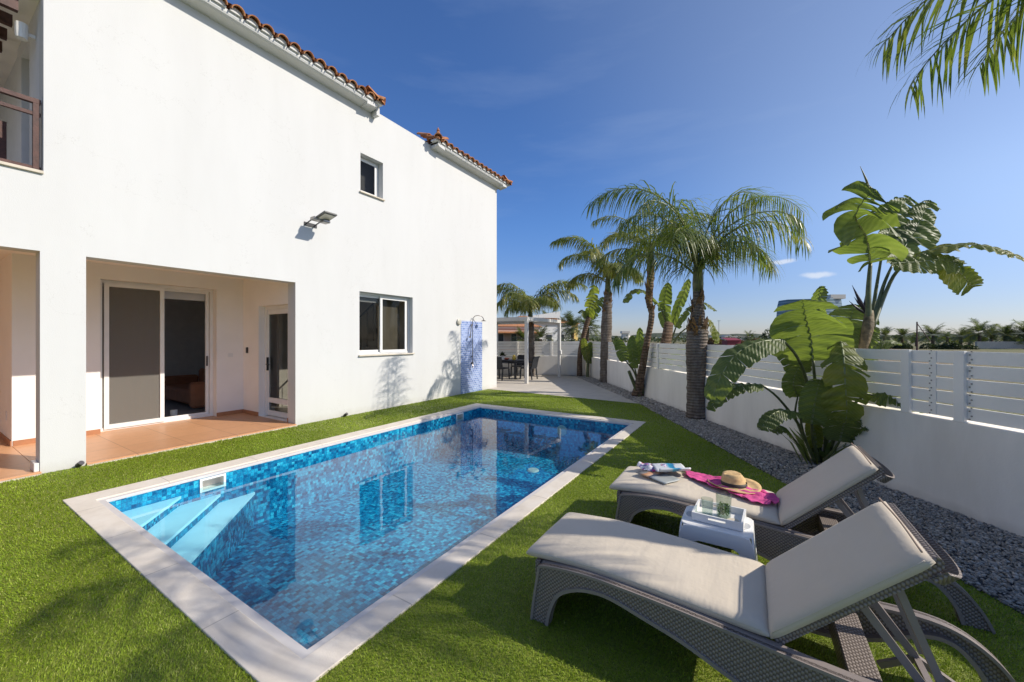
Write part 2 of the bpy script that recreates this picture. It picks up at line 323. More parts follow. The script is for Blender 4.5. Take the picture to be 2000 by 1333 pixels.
def m_turf(name, dark):
    k = NM(name); k.b.inputs['Roughness'].default_value = .5; k.b.inputs['Specular IOR Level'].default_value = .35
    if dark:
        c = k.ramp(k.noise(60, 4), [(.3, (.12, .15, .02)), (.7, (.25, .29, .035))]); k.l(c, k.b.inputs['Base Color']); k.bump(k.noise(120, 3), .01); return k.m
    a = k.n('Attribute', attribute_name='tint')
    c = k.ramp(a.outputs['Fac'], [(0., (.14, .225, .014)), (.45, (.285, .40, .024)), (.8, (.39, .50, .05)), (1., (.56, .58, .17))])
    c = k.mix(.6, c, k.ramp(k.noise(.9, 5, .6), [(.3, (.72, .78, .7)), (.7, (1.2, 1.15, 1.2))]), 'MULTIPLY')
    k.l(c, k.b.inputs['Base Color'])
    tl = k.n('BsdfTranslucent'); k.l(c, tl.inputs['Color']); mxs = k.n('MixShader'); mxs.inputs[0].default_value = .3
    k.l(k.b.outputs[0], mxs.inputs[1]); k.l(tl.outputs[0], mxs.inputs[2]); k.l(mxs.outputs[0], k.o.inputs[0]); return k.m
M['turfb'] = m_turf('turf backing', True); M['turf'] = m_turf('artificial grass blades', False)
def m_stone():
    k = NM('grey crushed stone'); k.b.inputs['Roughness'].default_value = .85
    a = k.n('Attribute', attribute_name='tint')
    c = k.ramp(a.outputs['Fac'], [(0., (.20, .178, .15)), (.5, (.35, .315, .27)), (.85, (.50, .455, .40)), (1., (.68, .63, .56))])
    k.l(c, k.b.inputs['Base Color']); return k.m
M['stone'] = m_stone(); M['gravelb'] = plain('gravel bed', (.10, .10, .105), .95, .5, 60, .02, 70)
def m_deck():
    k = NM('cream paving'); k.b.inputs['Roughness'].default_value = .7
    br = k.n('TexBrick', offset=0.); br.inputs['Scale'].default_value = 1; br.inputs['Brick Width'].default_value = .8; br.inputs['Row Height'].default_value = .8; br.inputs['Mortar Size'].default_value = .006
    br.inputs['Color1'].default_value = (.56, .50, .42, 1); br.inputs['Color2'].default_value = (.53, .475, .40, 1); br.inputs['Mortar'].default_value = (.38, .34, .29, 1)
    k.l(k.co(), br.inputs['Vector']); k.l(k.mix(.5, br.outputs['Color'], k.ramp(k.noise(3, 6), [(.3, (.85, .85, .85)), (.7, (1.1, 1.1, 1.1))]), 'MULTIPLY'), k.b.inputs['Base Color']); return k.m
M['deck'] = m_deck()

# ------------------------------------------------------------ mesh builder
class MB:
    def __init__(s): s.v = []; s.f = []; s.mi = []; s.uv = []; s.m = 0
    def add(s, vs, fs, uvs=None):
        o = len(s.v); s.v += [tuple(x) for x in vs]; s.f += [tuple(i+o for i in f) for f in fs]; s.mi += [s.m]*len(fs)
        s.uv += list(uvs) if uvs else [(0, 0)]*len(vs); return o
    def box(s, a, b, rot=None, piv=None, bev=0.):
        x0, y0, z0 = a; x1, y1, z1 = b
        if bev > 0:
            e = min(bev, (x1-x0)*.45, (y1-y0)*.45, (z1-z0)*.45); vs = []; 
            pts = {}
            for i, X in enumerate((x0, x1)):
                for j, Y in enumerate((y0, y1)):
                    for k, Z in enumerate((z0, z1)):
                        sx, sy, sz = (1-2*i), (1-2*j), (1-2*k)
                        pts[i, j, k] = len(vs); vs += [(X, Y+sy*e, Z+sz*e), (X+sx*e, Y, Z+sz*e), (X+sx*e, Y+sy*e, Z)]
            P = lambda i, j, k, a: pts[i, j, k]+a
            fs = []
            for i in (0, 1): fs.append([P(i, 0, 0, 0), P(i, 0, 1, 0), P(i, 1, 1, 0), P(i, 1, 0, 0)][::1 if i == 0 else -1])
            for j in (0, 1): fs.append([P(0, j, 0, 1), P(1, j, 0, 1), P(1, j, 1, 1), P(0, j, 1, 1)][::1 if j == 0 else -1])
            for k in (0, 1): fs.append([P(0, 0, k, 2), P(0, 1, k, 2), P(1, 1, k, 2), P(1, 0, k, 2)][::1 if k == 0 else -1])
            for i in (0, 1):
                for j in (0, 1): fs.append([P(i, j, 0, 0), P(i, j, 1, 0), P(i, j, 1, 1), P(i, j, 0, 1)])
                for k in (0, 1): fs.append([P(i, 0, k, 0), P(i, 1, k, 0), P(i, 1, k, 2), P(i, 0, k, 2)])
            for j in (0, 1):
                for k in (0, 1): fs.append([P(0, j, k, 1), P(1, j, k, 1), P(1, j, k, 2), P(0, j, k, 2)])
            for i in (0, 1):
                for j in (0, 1):
                    for k in (0, 1): fs.append([P(i, j, k, 0), P(i, j, k, 1), P(i, j, k, 2)])
        else:
            vs = [(x0, y0, z0), (x1, y0, z0), (x1, y1, z0), (x0, y1, z0), (x0, y0, z1), (x1, y0, z1), (x1, y1, z1), (x0, y1, z1)]
            fs = [(0, 3, 2, 1), (4, 5, 6, 7), (0, 1, 5, 4), (1, 2, 6, 5), (2, 3, 7, 6), (3, 0, 4, 7)]
        if rot is not None:
            p = Vector(piv or ((x0+x1)/2, (y0+y1)/2, (z0+z1)/2)); vs = [p + rot @ (Vector(q)-p) for q in vs]
        s.add(vs, fs)
    def bar(s, p, q, w, h=None, up=(0, 0, 1)):
        p = Vector(p); q = Vector(q); h = h or w; t = (q-p).normalized(); u = Vector(up)
        if abs(t.dot(u)) > .98: u = Vector((1, 0, 0))
        a = t.cross(u).normalized()*w/2; b = a.cross(t).normalized()*h/2
        s.add([p-a-b, p+a-b, p+a+b, p-a+b, q-a-b, q+a-b, q+a+b, q-a+b], [(0, 1, 2, 3), (7, 6, 5, 4), (0, 4, 5, 1), (1, 5, 6, 2), (2, 6, 7, 3), (3, 7, 4, 0)])
    def tube(s, pts, rad, n=8, cap=True):
        pts = [Vector(p) for p in pts]; N = len(pts)
        if isinstance(rad, (int, float)): rad = [rad]*N
        vs = []; prev = None
        for i, p in enumerate(pts):
            t = (pts[min(i+1, N-1)]-pts[max(i-1, 0)]).normalized()
            a = prev - t*prev.dot(t) if prev is not None else t.cross(Vector((.31, .93, .12)) if abs(t.z) > .9 else Vector((0, 0, 1)))
            if a.length < 1e-5: a = t.cross(Vector((1, .2, 0)))
            a.normalize(); b = t.cross(a); prev = a
            for k in range(n):
                an = 2*math.pi*k/n; vs.append(p+(a*math.cos(an)+b*math.sin(an))*rad[i])
        fs = [(i*n+k, i*n+(k+1) % n, (i+1)*n+(k+1) % n, (i+1)*n+k) for i in range(N-1) for k in range(n)]
        if cap: fs += [tuple(range(n))[::-1], tuple((N-1)*n+k for k in range(n))]
        s.add(vs, fs)
    def lathe(s, prof, c=(0, 0, 0), n=24, closed=False):
        vs = [(c[0]+r*math.cos(2*math.pi*k/n), c[1]+r*math.sin(2*math.pi*k/n), c[2]+z) for r, z in prof for k in range(n)]
        s.add(vs, [(i*n+k, i*n+(k+1) % n, (i+1)*n+(k+1) % n, (i+1)*n+k) for i in range(len(prof)-1) for k in range(n)])
    def prism(s, poly, f, thick_a, thick_b):
        """poly: 2D points; f(p, t) -> 3D point at thickness coordinate t"""
        n = len(poly); vs = [f(p, thick_a) for p in poly]+[f(p, thick_b) for p in poly]
        s.add(vs, [tuple(range(n))[::-1], tuple(range(n, 2*n))]+[(i, (i+1) % n, n+(i+1) % n, n+i) for i in range(n)])
    def strip(s, A, B, ta, tb, f):
        """solid between two polylines A and B of equal length, extruded from ta to tb (for long curved frames)"""
        n = len(A); vs = [f(p, t) for t in (ta, tb) for L in (A, B) for p in L]; fs = []
        a0, b0, a1, b1 = 0, n, 2*n, 3*n
        for i in range(n-1): fs += [(a0+i, a0+i+1, b0+i+1, b0+i), (a1+i, b1+i, b1+i+1, a1+i+1), (a0+i, a1+i, a1+i+1, a0+i+1), (b0+i, b0+i+1, b1+i+1, b1+i)]
        fs += [(a0, b0, b1, a1), (a0+n-1, a1+n-1, b1+n-1, b0+n-1)]; s.add(vs, fs)
    def grid(s, nu, nv, f, uv=True):
        vs = [f(i/nu, j/nv) for j in range(nv+1) for i in range(nu+1)]
        s.add(vs, [(j*(nu+1)+i, j*(nu+1)+i+1, (j+1)*(nu+1)+i+1, (j+1)*(nu+1)+i) for j in range(nv) for i in range(nu)], [(i/nu, j/nv) for j in range(nv+1) for i in range(nu+1)])
    def build(s, name, mats, parent=None, smooth=False, off=None, bevel=0, sub=0, fixn=True):
        me = bpy.data.meshes.new(name); o3 = Vector(off or (0, 0, 0))
        me.from_pydata([Vector(v)-o3 for v in s.v], [], s.f)
        for m in (mats if isinstance(mats, (list, tuple)) else [mats]): me.materials.append(m)
        me.polygons.foreach_set('material_index', s.mi)
        if any(u != (0, 0) for u in s.uv):
            ul = me.uv_layers.new(name='UVMap'); li = np.zeros(len(me.loops), dtype=np.int32); me.loops.foreach_get('vertex_index', li)
            ul.data.foreach_set('uv', np.array(s.uv, dtype=np.float32)[li].ravel())
        if smooth: me.polygons.foreach_set('use_smooth', [True]*len(me.polygons))
        me.validate(); me.update()
        if fixn:
            import bmesh
            bm = bmesh.new(); bm.from_mesh(me); bmesh.ops.recalc_face_normals(bm, faces=bm.faces); bm.to_mesh(me); bm.free()
        ob = bpy.data.objects.new(name, me); COL.objects.link(ob)
        if parent is not None: ob.parent = parent
        if bevel:
            b = ob.modifiers.new('bevel', 'BEVEL'); b.width = bevel; b.segments = 2; b.limit_method = 'ANGLE'; b.angle_limit = R(40)
        if sub:
            b = ob.modifiers.new('sub', 'SUBSURF'); b.levels = sub; b.render_levels = sub
        return ob
def thing(name, label, cat, loc=(0, 0, 0), rz=0, group=None):
    o = bpy.data.objects.new(name, None); o.empty_display_size = .1; COL.objects.link(o); o.location = loc; o.rotation_euler = (0, 0, rz)
    return tag(o, label, cat, group)
def tag(o, label, cat, group=None):
    o['label'] = label; o['category'] = cat
    if group: o['group'] = group
    return o
def structure(o, kind='structure'): o['kind'] = kind; return o
def dup(root, loc, rz, label):
    r = root.copy(); COL.objects.link(r); r.location = loc; r.rotation_euler = (0, 0, rz); r['label'] = label
    for ch in list(root.children):
        c = ch.copy(); COL.objects.link(c); c.parent = r
        for g in list(ch.children):
            d = g.copy(); COL.objects.link(d); d.parent = c
    return r
def mesh_np(name, verts, faces_flat, loop_tot, mat, tint=None, smooth=False):
    me = bpy.data.meshes.new(name); me.vertices.add(len(verts)); me.vertices.foreach_set('co', verts.astype(np.float32).ravel())
    me.loops.add(len(faces_flat)); me.loops.foreach_set('vertex_index', faces_flat.astype(np.int32))
    me.polygons.add(len(loop_tot)); st = np.concatenate([[0], np.cumsum(loop_tot)[:-1]]).astype(np.int32)
    me.polygons.foreach_set('loop_start', st)
    me.materials.append(mat)
    if tint is not None:
        a = me.attributes.new('tint', 'FLOAT', 'POINT'); a.data.foreach_set('value', tint.astype(np.float32))
    me.update(calc_edges=True); me.validate()
    if smooth: me.polygons.foreach_set('use_smooth', [True]*len(me.polygons))
    o = bpy.data.objects.new(name, me); COL.objects.link(o); return o

# ------------------------------------------------------------ ground, lawn, gravel, paving
rng = np.random.default_rng(5); random.seed(5)
PX0, PX1, PY0, PY1 = -5.45, -1.95, 1.14, 7.35            # water edge
QX0, QX1, QY0, QY1 = -5.775, -1.73, .905, 7.64           # outer edge of the coping
def frame_sheet(name, x0, y0, x1, y1, hx0, hy0, hx1, hy1, z, mat):
    b = MB(); xs = [x0, hx0, hx1, x1]; ys = [y0, hy0, hy1, y1]
    vs = [(x, y, z) for y in ys for x in xs]
    b.add(vs, [(j*4+i, j*4+i+1, (j+1)*4+i+1, (j+1)*4+i) for j in range(3) for i in range(3) if (i, j) != (1, 1)])
    return b.build(name, mat)
structure(frame_sheet('ground', -3500, -3500, 3500, 3500, -5.6, .98, -1.8, 7.5, -.06, M['field']))
GL = [(-6.4, 15.4), (-2.35, 9.72), (-.45, 6.51), (1.32, 3.485), (3.8, -.8), (6.3, -5.2)]     # edge between gravel and lawn / paving
FD = Vector((.5793, -.8151, 0)); FA = Vector((-.821, 9.058, 0)); FEND = Vector((-6.136, 15.991, 0))
def fpt(s, off=0., z=0.): return FA + FD*s + Vector((.8151, .5793, 0))*off + Vector((0, 0, z))
FS0 = (FEND-FA).dot(FD); FS1 = 17.0
FN = Vector((.8151, .5793, 0))
def gx(y):
    for (xa, ya), (xb, yb) in zip(GL, GL[1:]):
        if yb <= y <= ya: return xa+(xb-xa)*(ya-y)/(ya-yb)
    return GL[0][0] if y > GL[0][1] else GL[-1][0]
def top_y(x): return 10.05+(x+7.156)*(9.72-10.05)/4.8
b = MB()
lx = [-7.3, QX0+.02, QX1-.02]
b.add([(-7.15, -5.2, 0), (6.3, -5.2, 0), (3.8, -.8, 0), (gx(QY0), QY0+.02, 0), (-7.15, QY0+.02, 0)], [(0, 1, 2, 3, 4)])
b.add([(-7.15, QY0+.02, 0), (QX0+.02, QY0+.02, 0), (QX0+.02, QY1-.02, 0), (-7.15, QY1-.02, 0)], [(0, 1, 2, 3)])
b.add([(QX1-.02, QY0+.02, 0), (gx(QY0), QY0+.02, 0), (1.32, 3.485, 0), (-.45, 6.51, 0), (gx(QY1), QY1-.02, 0), (QX1-.02, QY1-.02, 0)], [(0, 1, 2, 3, 4, 5)])
b.add([(-7.15, QY1-.02, 0), (gx(QY1), QY1-.02, 0), (-2.35, 9.72, 0), (-7.15, 10.05, 0)], [(0, 1, 2, 3)])
structure(b.build('lawn', M['turfb']))
def lawn_mask(x, y):
    m = (x > -7.13) & (y > -5) & (y < 10.05+(x+7.156)*(-.33/4.8))
    gxs = np.interp(-y, [-p[1] for p in GL], [p[0] for p in GL]); m &= x < gxs-.0
    m &= ~((x > QX0+.010) & (x < QX1-.010) & (y > QY0+.010) & (y < QY1-.010)); return m
def turf():
    P = []; 
    bands = [(0., 3.2, 18000, .017, .0028), (3.2, 5., 10000, .018, .0038), (5., 7.5, 5000, .019, .0056), (7.5, 12., 2200, .020, .009)]
    for d0, d1, dens, h, w in bands:
        n = int(dens*(14*16)); x = rng.uniform(-7.2, 6.4, n); y = rng.uniform(-5, 10.2, n)
        d = np.hypot(x, y); vis = (x*-math.sin(TH)+y*math.cos(TH) > .9)
        m = lawn_mask(x, y) & (d >= d0) & (d < d1) & vis
        x, y = x[m], y[m]; k = len(x); P.append(np.stack([x, y, np.full(k, h), np.full(k, w)], 1))
    # thinner cover beside and behind the camera
    n = 120000; x = rng.uniform(-7.2, 6.4, n); y = rng.uniform(-5, 4, n); m = lawn_mask(x, y) & (x*-math.sin(TH)+y*math.cos(TH) <= .9)
    x, y = x[m], y[m]; P.append(np.stack([x, y, np.full(len(x), .032), np.full(len(x), .008)], 1))
    P = np.concatenate(P); n = len(P); h = P[:, 2]*rng.uniform(.6, 1.25, n); w = P[:, 3]
    # blades lean with a slow wander, as matted artificial grass does
    flow = np.sin(P[:, 0]*2.1+1.3*np.sin(P[:, 1]*1.7))+np.cos(P[:, 1]*2.6+P[:, 0]*.8)
    az = flow*1.1+rng.normal(0, 1.1, n); lean = rng.uniform(.3, 1.5, n); r = h*lean
    dx, dy = np.cos(az), np.sin(az); fa = rng.uniform(0, 2*np.pi, n); wx, wy = np.cos(fa)*w/2, np.sin(fa)*w/2
    z0 = np.full(n, .0)
    v = np.empty((n, 5, 3)); X, Y = P[:, 0], P[:, 1]
    v[:, 0] = np.stack([X-wx, Y-wy, z0], 1); v[:, 1] = np.stack([X+wx, Y+wy, z0], 1)
    mx_, my_ = X+dx*r*.3, Y+dy*r*.3; hz = h*.62
    v[:, 2] = np.stack([mx_+wx*.8, my_+wy*.8, hz], 1); v[:, 3] = np.stack([mx_-wx*.8, my_-wy*.8, hz], 1)
    v[:, 4] = np.stack([X+dx*r, Y+dy*r, h*np.clip(1-.35*lean, .3, 1)], 1)
    base = (np.arange(n)*5)[:, None]; q = (base+np.array([0, 1, 2, 3])).astype(np.int32); t = (base+np.array([3, 2, 4])).astype(np.int32)
    fl = np.concatenate([q, t], 1).ravel(); lt = np.tile([4, 3], n)
    tint = np.repeat(np.clip(rng.normal(.5, .2, n)+.06*flow+(rng.random(n) > .94)*.4, 0, 1), 5)
    o = mesh_np('turf_blades', v.reshape(-1, 3), fl, lt, M['turf'], tint); tag(o, 'bright green artificial grass around the pool', 'grass'); o['kind'] = 'stuff'
turf()
# gravel bed and stones
b = MB()
gl = list(GL); fs = [fpt(max(FS0, (Vector((x, y, 0))-FA).dot(FD)-.0), -.02, .004) for x, y in gl]
fs[0] = fpt(FS0, -.02, .004); fs[-1] = fpt(FS1, -.02, .004)
A = [(x, y, .004) for x, y in gl]
for i in range(len(A)-1): b.add([A[i], fs[i], fs[i+1], A[i+1]], [(0, 1, 2, 3)][::-1])
b.add([A[0], fs[0], (-13.2, 12.9, .004), (-13.2, 12.3, .004), (-7.0, 15.4, .004)], [(0, 1, 2, 3, 4)][::-1])
structure(b.build('gravel_bed', M['gravelb']))
def stones():
    phi = (1+5**.5)/2
    iv = np.array([(-1, phi, 0), (1, phi, 0), (-1, -phi, 0), (1, -phi, 0), (0, -1, phi), (0, 1, phi), (0, -1, -phi), (0, 1, -phi), (phi, 0, -1), (phi, 0, 1), (-phi, 0, -1), (-phi, 0, 1)])/1.9
    ifc = np.array([(0, 11, 5), (0, 5, 1), (0, 1, 7), (0, 7, 10), (0, 10, 11), (1, 5, 9), (5, 11, 4), (11, 10, 2), (10, 7, 6), (7, 1, 8), (3, 9, 4), (3, 4, 2), (3, 2, 6), (3, 6, 8), (3, 8, 9), (4, 9, 5), (2, 4, 11), (6, 2, 10), (8, 6, 7), (9, 8, 1)])
    P = []
    for d0, d1, dens, s in ((0, 5.5, 5000, .0085), (5.5, 9, 2600, .0115), (9, 20, 800, .020)):
        n = int(dens*16*22); x = rng.uniform(-9, 7, n); y = rng.uniform(-5, 17, n)
        gxs = np.interp(-y, [-p[1] for p in GL], [p[0] for p in GL]); sd = (x-FA.x)*FN.x+(y-FA.y)*FN.y
        d = np.hypot(x, y); m = (x > gxs+rng.normal(.0, .012, n)) & (sd < -.0) & (d >= d0) & (d < d1) & ((x*-math.sin(TH)+y*math.cos(TH) > .8) | (rng.random(n) < .45)) & (y < 16.2-(x+6.1)*.2)
        x, y = x[m], y[m]; P.append(np.stack([x, y, np.full(len(x), s)], 1))
    P = np.concatenate(P); n = len(P)
    a = rng.uniform(0, 2*np.pi, (n, 3)); ca, sa = np.cos(a), np.sin(a)
    Rz = np.zeros((n, 3, 3)); Rz[:, 0, 0] = ca[:, 0]; Rz[:, 0, 1] = -sa[:, 0]; Rz[:, 1, 0] = sa[:, 0]; Rz[:, 1, 1] = ca[:, 0]; Rz[:, 2, 2] = 1
    t = (rng.normal(0, .5, n)); Rx = np.zeros((n, 3, 3)); Rx[:, 0, 0] = 1; Rx[:, 1, 1] = np.cos(t); Rx[:, 1, 2] = -np.sin(t); Rx[:, 2, 1] = np.sin(t); Rx[:, 2, 2] = np.cos(t)
    s = P[:, 2:3]*np.exp(rng.normal(0, .3, (n, 1)))*np.stack([rng.uniform(.9, 1.5, n), rng.uniform(.7, 1.1, n), rng.uniform(.45, .8, n)], 1)
    v = iv[None]*(1+rng.normal(0, .13, (n, 12, 1)))*s[:, None, :]
    v = np.einsum('nij,nkj->nki', Rz @ Rx, v); v += np.stack([P[:, 0], P[:, 1], .008+rng.uniform(0, .012, n)], 1)[:, None, :]
    f = (ifc[None]+(np.arange(n)*12)[:, None, None]).reshape(-1)
    o = mesh_np('gravel_stones', v.reshape(-1, 3), f, np.full(n*20, 3), M['stone'], np.repeat(np.clip(rng.beta(2, 2.2, n), 0, 1), 12))
    tag(o, 'loose grey gravel along the foot of the garden wall', 'gravel'); o['kind'] = 'stuff'
stones()
# paving behind the house
b = MB(); dz = .006
b.add([(-7.15, 10.05, dz), (-2.35, 9.72, dz), (-6.4, 15.4, dz), (-7.0, 15.4, dz), (-13.2, 12.3, dz), (-13.2, 10.05, dz)], [(0, 1, 2, 3, 4, 5)])
structure(b.build('paving', M['deck']))

# ------------------------------------------------------------ pool
pool = thing('swimming_pool', 'rectangular swimming pool lined with blue glass mosaic and edged in pale stone', 'swimming pool', (-3.7, 4.25, 0))
PO = (-3.7, 4.25, 0)
b = MB(); ct, cb_ = .014, -.05
def ring(b, x0, y0, x1, y1, a0, c0, a1, c1, zt, zb, rnd=0.):
    O = [(x0, y0), (x1, y0), (x1, y1), (x0, y1)]; I = [(a0, c0), (a1, c0), (a1, c1), (a0, c1)]
    vs = [(x, y, zt) for x, y in O]+[(x, y, zt) for x, y in I]+[(x, y, zb) for x, y in O]+[(x, y, zb) for x, y in I]
    fs = []
    for i in range(4):
        j = (i+1) % 4; fs += [(i, j, 4+j, 4+i), (8+j, 8+i, 12+i, 12+j), (i, 8+i, 8+j, j), (4+i, 4+j, 12+j, 12+i)]
    b.add(vs, fs)
ring(b, QX0, QY0, QX1, QY1, PX0-.055, PY0-.055, PX1+.055, PY1+.055, ct, cb_); b.build('coping', M['coping'], pool, off=PO, bevel=.006, fixn=True)
b = MB(); ring(b, PX0-.0552, PY0-.0552, PX1+.0552, PY1+.0552, PX0, PY0, PX1, PY1, ct-.014, -.03); b.build('rim', M['rim'], pool, off=PO, bevel=.003, fixn=True)
PD = -.80; SK = [(1.91, 2.17), (6.49, 6.73)]
b = MB()
def wallface(b, side, holes=()):
    # inside faces of the basin; holes cut for the skimmers
    if side in 'LR':
        x = PX0-.004 if side == 'L' else PX1+.004; ys = sorted({PY0-.004, PY1+.004} | {q for h in holes for q in h}); 
        for ya, yb in zip(ys, ys[1:]):
            if any(abs(ya-h[0]) < 1e-6 for h in holes): rows = [(-.035, -.03), (PD, -.19)]
            else: rows = [(PD, -.03)]
            for za, zb in rows: b.add([(x, ya, za), (x, yb, za), (x, yb, zb), (x, ya, zb)], [(0, 1, 2, 3)])
    else:
        y = PY0-.004 if side == 'N' else PY1+.004
        b.add([(PX0-.004, y, PD), (PX1+.004, y, PD), (PX1+.004, y, -.03), (PX0-.004, y, -.03)], [(0, 1, 2, 3)])
wallface(b, 'L', SK); wallface(b, 'R'); wallface(b, 'N'); wallface(b, 'F'); b.build('basin_wall', M['mosw'], pool, off=None).location = (-3.7*-1+0, 0, 0)
bpy.data.objects['basin_wall'].location = (3.7, -4.25, 0)
b = MB(); b.add([(PX0-.01, PY0-.01, PD), (PX1+.01, PY0-.01, PD), (PX1+.01, PY1+.01, PD), (PX0-.01, PY1+.01, PD)], [(0, 1, 2, 3)])
o = b.build('basin_floor', M['mosf'], pool); o.location = (3.7, -4.25, 0)
# corner steps, cut on the diagonal
for i, (L, zt) in enumerate(((.60, -.165), (.98, -.27), (1.36, -.375))):
    x0, y0 = PX0-.002, PY0-.002
    tb = MB(); tb.add([(x0, y0, zt), (x0+L*1.12, y0, zt), (x0, y0+L, zt), (x0, y0, zt-.03), (x0+L*1.12, y0, zt-.03), (x0, y0+L, zt-.03)], [(0, 1, 2), (5, 4, 3), (1, 4, 5, 2)])
    o = tb.build('step', M['tread'], pool); o.location = (3.7, -4.25, 0)
    rb = MB(); e = .012; zb = (-.27, -.375, PD)[i]
    rb.add([(x0+(L-e)*1.12, y0, zt-.03), (x0, y0+L-e, zt-.03), (x0, y0+L-e, zb), (x0+(L-e)*1.12, y0, zb)], [(0, 1, 2, 3)])
    r_ = rb.build('riser', M['mosd'], o)
for ya, yb in SK:
    b = MB(); x = PX0; fr = .022
    for q in (((ya, -.035), (yb, -.035-fr)), ((ya, -.19+fr), (yb, -.19)), ((ya, -.035-fr), (ya+fr, -.19+fr)), ((yb-fr, -.035-fr), (yb, -.19+fr))):
        (a1, c1), (a2, c2) = q; b.box((x-.01, min(a1, a2), min(c1, c2)), (x+.008, max(a1, a2), max(c1, c2)))
    s_ = b.build('skimmer_frame', M['cup'], pool); s_.location = (3.7, -4.25, 0)
    b = MB(); b.add([(x-.16, ya, -.19), (x-.16, yb, -.19), (x-.16, yb, -.035), (x-.16, ya, -.035), (x-.005, ya, -.19), (x-.005, yb, -.19), (x-.005, yb, -.035), (x-.005, ya, -.035)], [(0, 1, 2, 3), (0, 4, 5, 1), (3, 2, 6, 7), (0, 3, 7, 4), (1, 5, 6, 2)])
    b.build('skimmer_box', M['beige_wall'], s_)
for (x, y, z) in ((-3.35, PY1, -.30), (-3.4, 6.2, PD+.0)):
    b = MB(); 
    prof = [(.0, .02), (.09, .018), (.11, .0), (.115, -.01)]
    if y == PY1: 
        n = 20; b.add([(x+.1*math.cos(2*math.pi*i/n), y-.012, z+.1*math.sin(2*math.pi*i/n)) for i in range(n)]+[(x+.12*math.cos(2*math.pi*i/n), y+.01, z+.12*math.sin(2*math.pi*i/n)) for i in range(n)], [tuple(range(n))]+[(i, (i+1) % n, n+(i+1) % n, n+i) for i in range(n)])
    else: b.lathe(prof, (x, y, z+.005), 20)
    o = b.build('pool_lamp' if y == PY1 else 'floor_drain', M['lampglass'], pool, fixn=True); o.location = (3.7, -4.25, 0)
b = MB(); b.grid(1, 1, lambda u, v: (PX0-.02+(PX1-PX0+.04)*u, PY0-.02+(PY1-PY0+.04)*v, -.135), uv=False)
structure(b.build('water', M['water']))

# ------------------------------------------------------------ house
HX = -7.156; HE = 10.57; HT = 6.66; SX = Vector
house = thing('house', 'two storey white rendered villa with terracotta roof edges and a recessed porch beside the pool', 'house', (-9, 3, 0))
def H(name, mb, mat, parent=None, **k):
    o = mb.build(name, mat, parent or house, **k)
    if parent is None: o.location = (9, -3, 0)
    return o
def holed_wall(b, f, u0, u1, z0, z1, holes, d):
    """f(u, z, depth) -> point; a wall slab with rectangular openings"""
    us = sorted({u0, u1} | {q for h in holes for q in h[:2] if u0 <= q <= u1}); zs = sorted({z0, z1} | {q for h in holes for q in h[2:] if z0 <= q <= z1})
    def solid(i, k):
        if not (0 <= i < len(us)-1 and 0 <= k < len(zs)-1): return False
        cu, cz = (us[i]+us[i+1])/2, (zs[k]+zs[k+1])/2
        return not any(h[0] < cu < h[1] and h[2] < cz < h[3] for h in holes)
    for i in range(len(us)-1):
        for k in range(len(zs)-1):
            if not solid(i, k): continue
            a, c, e, g = us[i], us[i+1], zs[k], zs[k+1]
            b.add([f(a, e, 0), f(c, e, 0), f(c, g, 0), f(a, g, 0)], [(0, 1, 2, 3)]); b.add([f(a, e, d), f(c, e, d), f(c, g, d), f(a, g, d)], [(3, 2, 1, 0)])
            for (di, dk, p, q) in ((-1, 0, (a, e), (a, g)), (1, 0, (c, e), (c, g)), (0, -1, (a, e), (c, e)), (0, 1, (a, g), (c, g))):
                if not solid(i+di, k+dk): b.add([f(*p, 0), f(*q, 0), f(*q, d), f(*p, d)], [(0, 1, 2, 3)])
WT = .25
PORCH = (1.322, 3.962, -.11, 2.638); LEFT = (-3.2, .949, -.11, 2.638); BALC = (-6.1, .976, 3.55, 9)
WIN = (5.33, 6.86, 1.25, 2.62); SWIN = (5.355, 5.952, 4.77, 5.60)
b = MB(); fx = lambda u, z, d: (HX-d, u, z)
holed_wall(b, fx, -6.0, HE, -.1, HT, [PORCH, LEFT, BALC, WIN, SWIN], WT)
# end wall, back wall and flat roof
b.box((-16, HE-WT, -.1), (HX-WT-.002, HE, HT)); holed_wall(b, lambda u, z, d: (-15.75-d, u, z), -6.0, HE-WT-.002, -.1, HT, [(1.3, 3.2, .2, 2.8), (7.6, 10., .9, 2.6)], .25); b.box((-15.748, -6, -.1), (HX-WT-.002, -5.75, 3.5))  # unseen openings in the back wall, added to let daylight into the rooms
b.box((-15.748, 1.25, 6.35), (HX-WT-.002, HE-WT-.002, 6.5))
H('wall', b, M['stucco'])
# porch: back wall, side wall, ceiling
BX = -9.19
b = MB(); DOOR = (1.86, 3.50, .02, 2.60)
holed_wall(b, lambda u, z, d: (BX-d, u, z), .955, 4.25, -.1, 2.95, [DOOR], .22)
SD = (-8.541, -7.45, .03, 2.26)
holed_wall(b, lambda u, z, d: (u, 3.98+d, z), BX+.002, HX-WT-.002, -.1, 2.95, [(SD[0], SD[1], .02, SD[3])], .24)
b.box((-11.6, .955, -.1), (BX-.222, 1.15, 2.95)); b.box((-11.85, -3.4, -.1), (-11.602, 1.15, 2.95))
b.box((-11.6, -3.6, -.1), (HX-WT-.002, -3.4, 2.95))
H('porch_wall', b, M['beige_wall'])
b = MB(); b.box((-11.85, -3.6, 2.85), (HX-WT-.002, 3.978, 3.1)); H('porch_ceiling', b, M['beige_wall'])
b = MB(); b.box((-11.85, -3.3, -.08), (HX+.03, .957, .03), bev=.004); b.box((-9.41, .959, -.08), (HX-WT-.004, 3.972, .0302)); b.box((HX-WT-.004, 1.325, -.08), (HX+.035, 3.96, .03)); H('porch_floor', b, M['terra'])
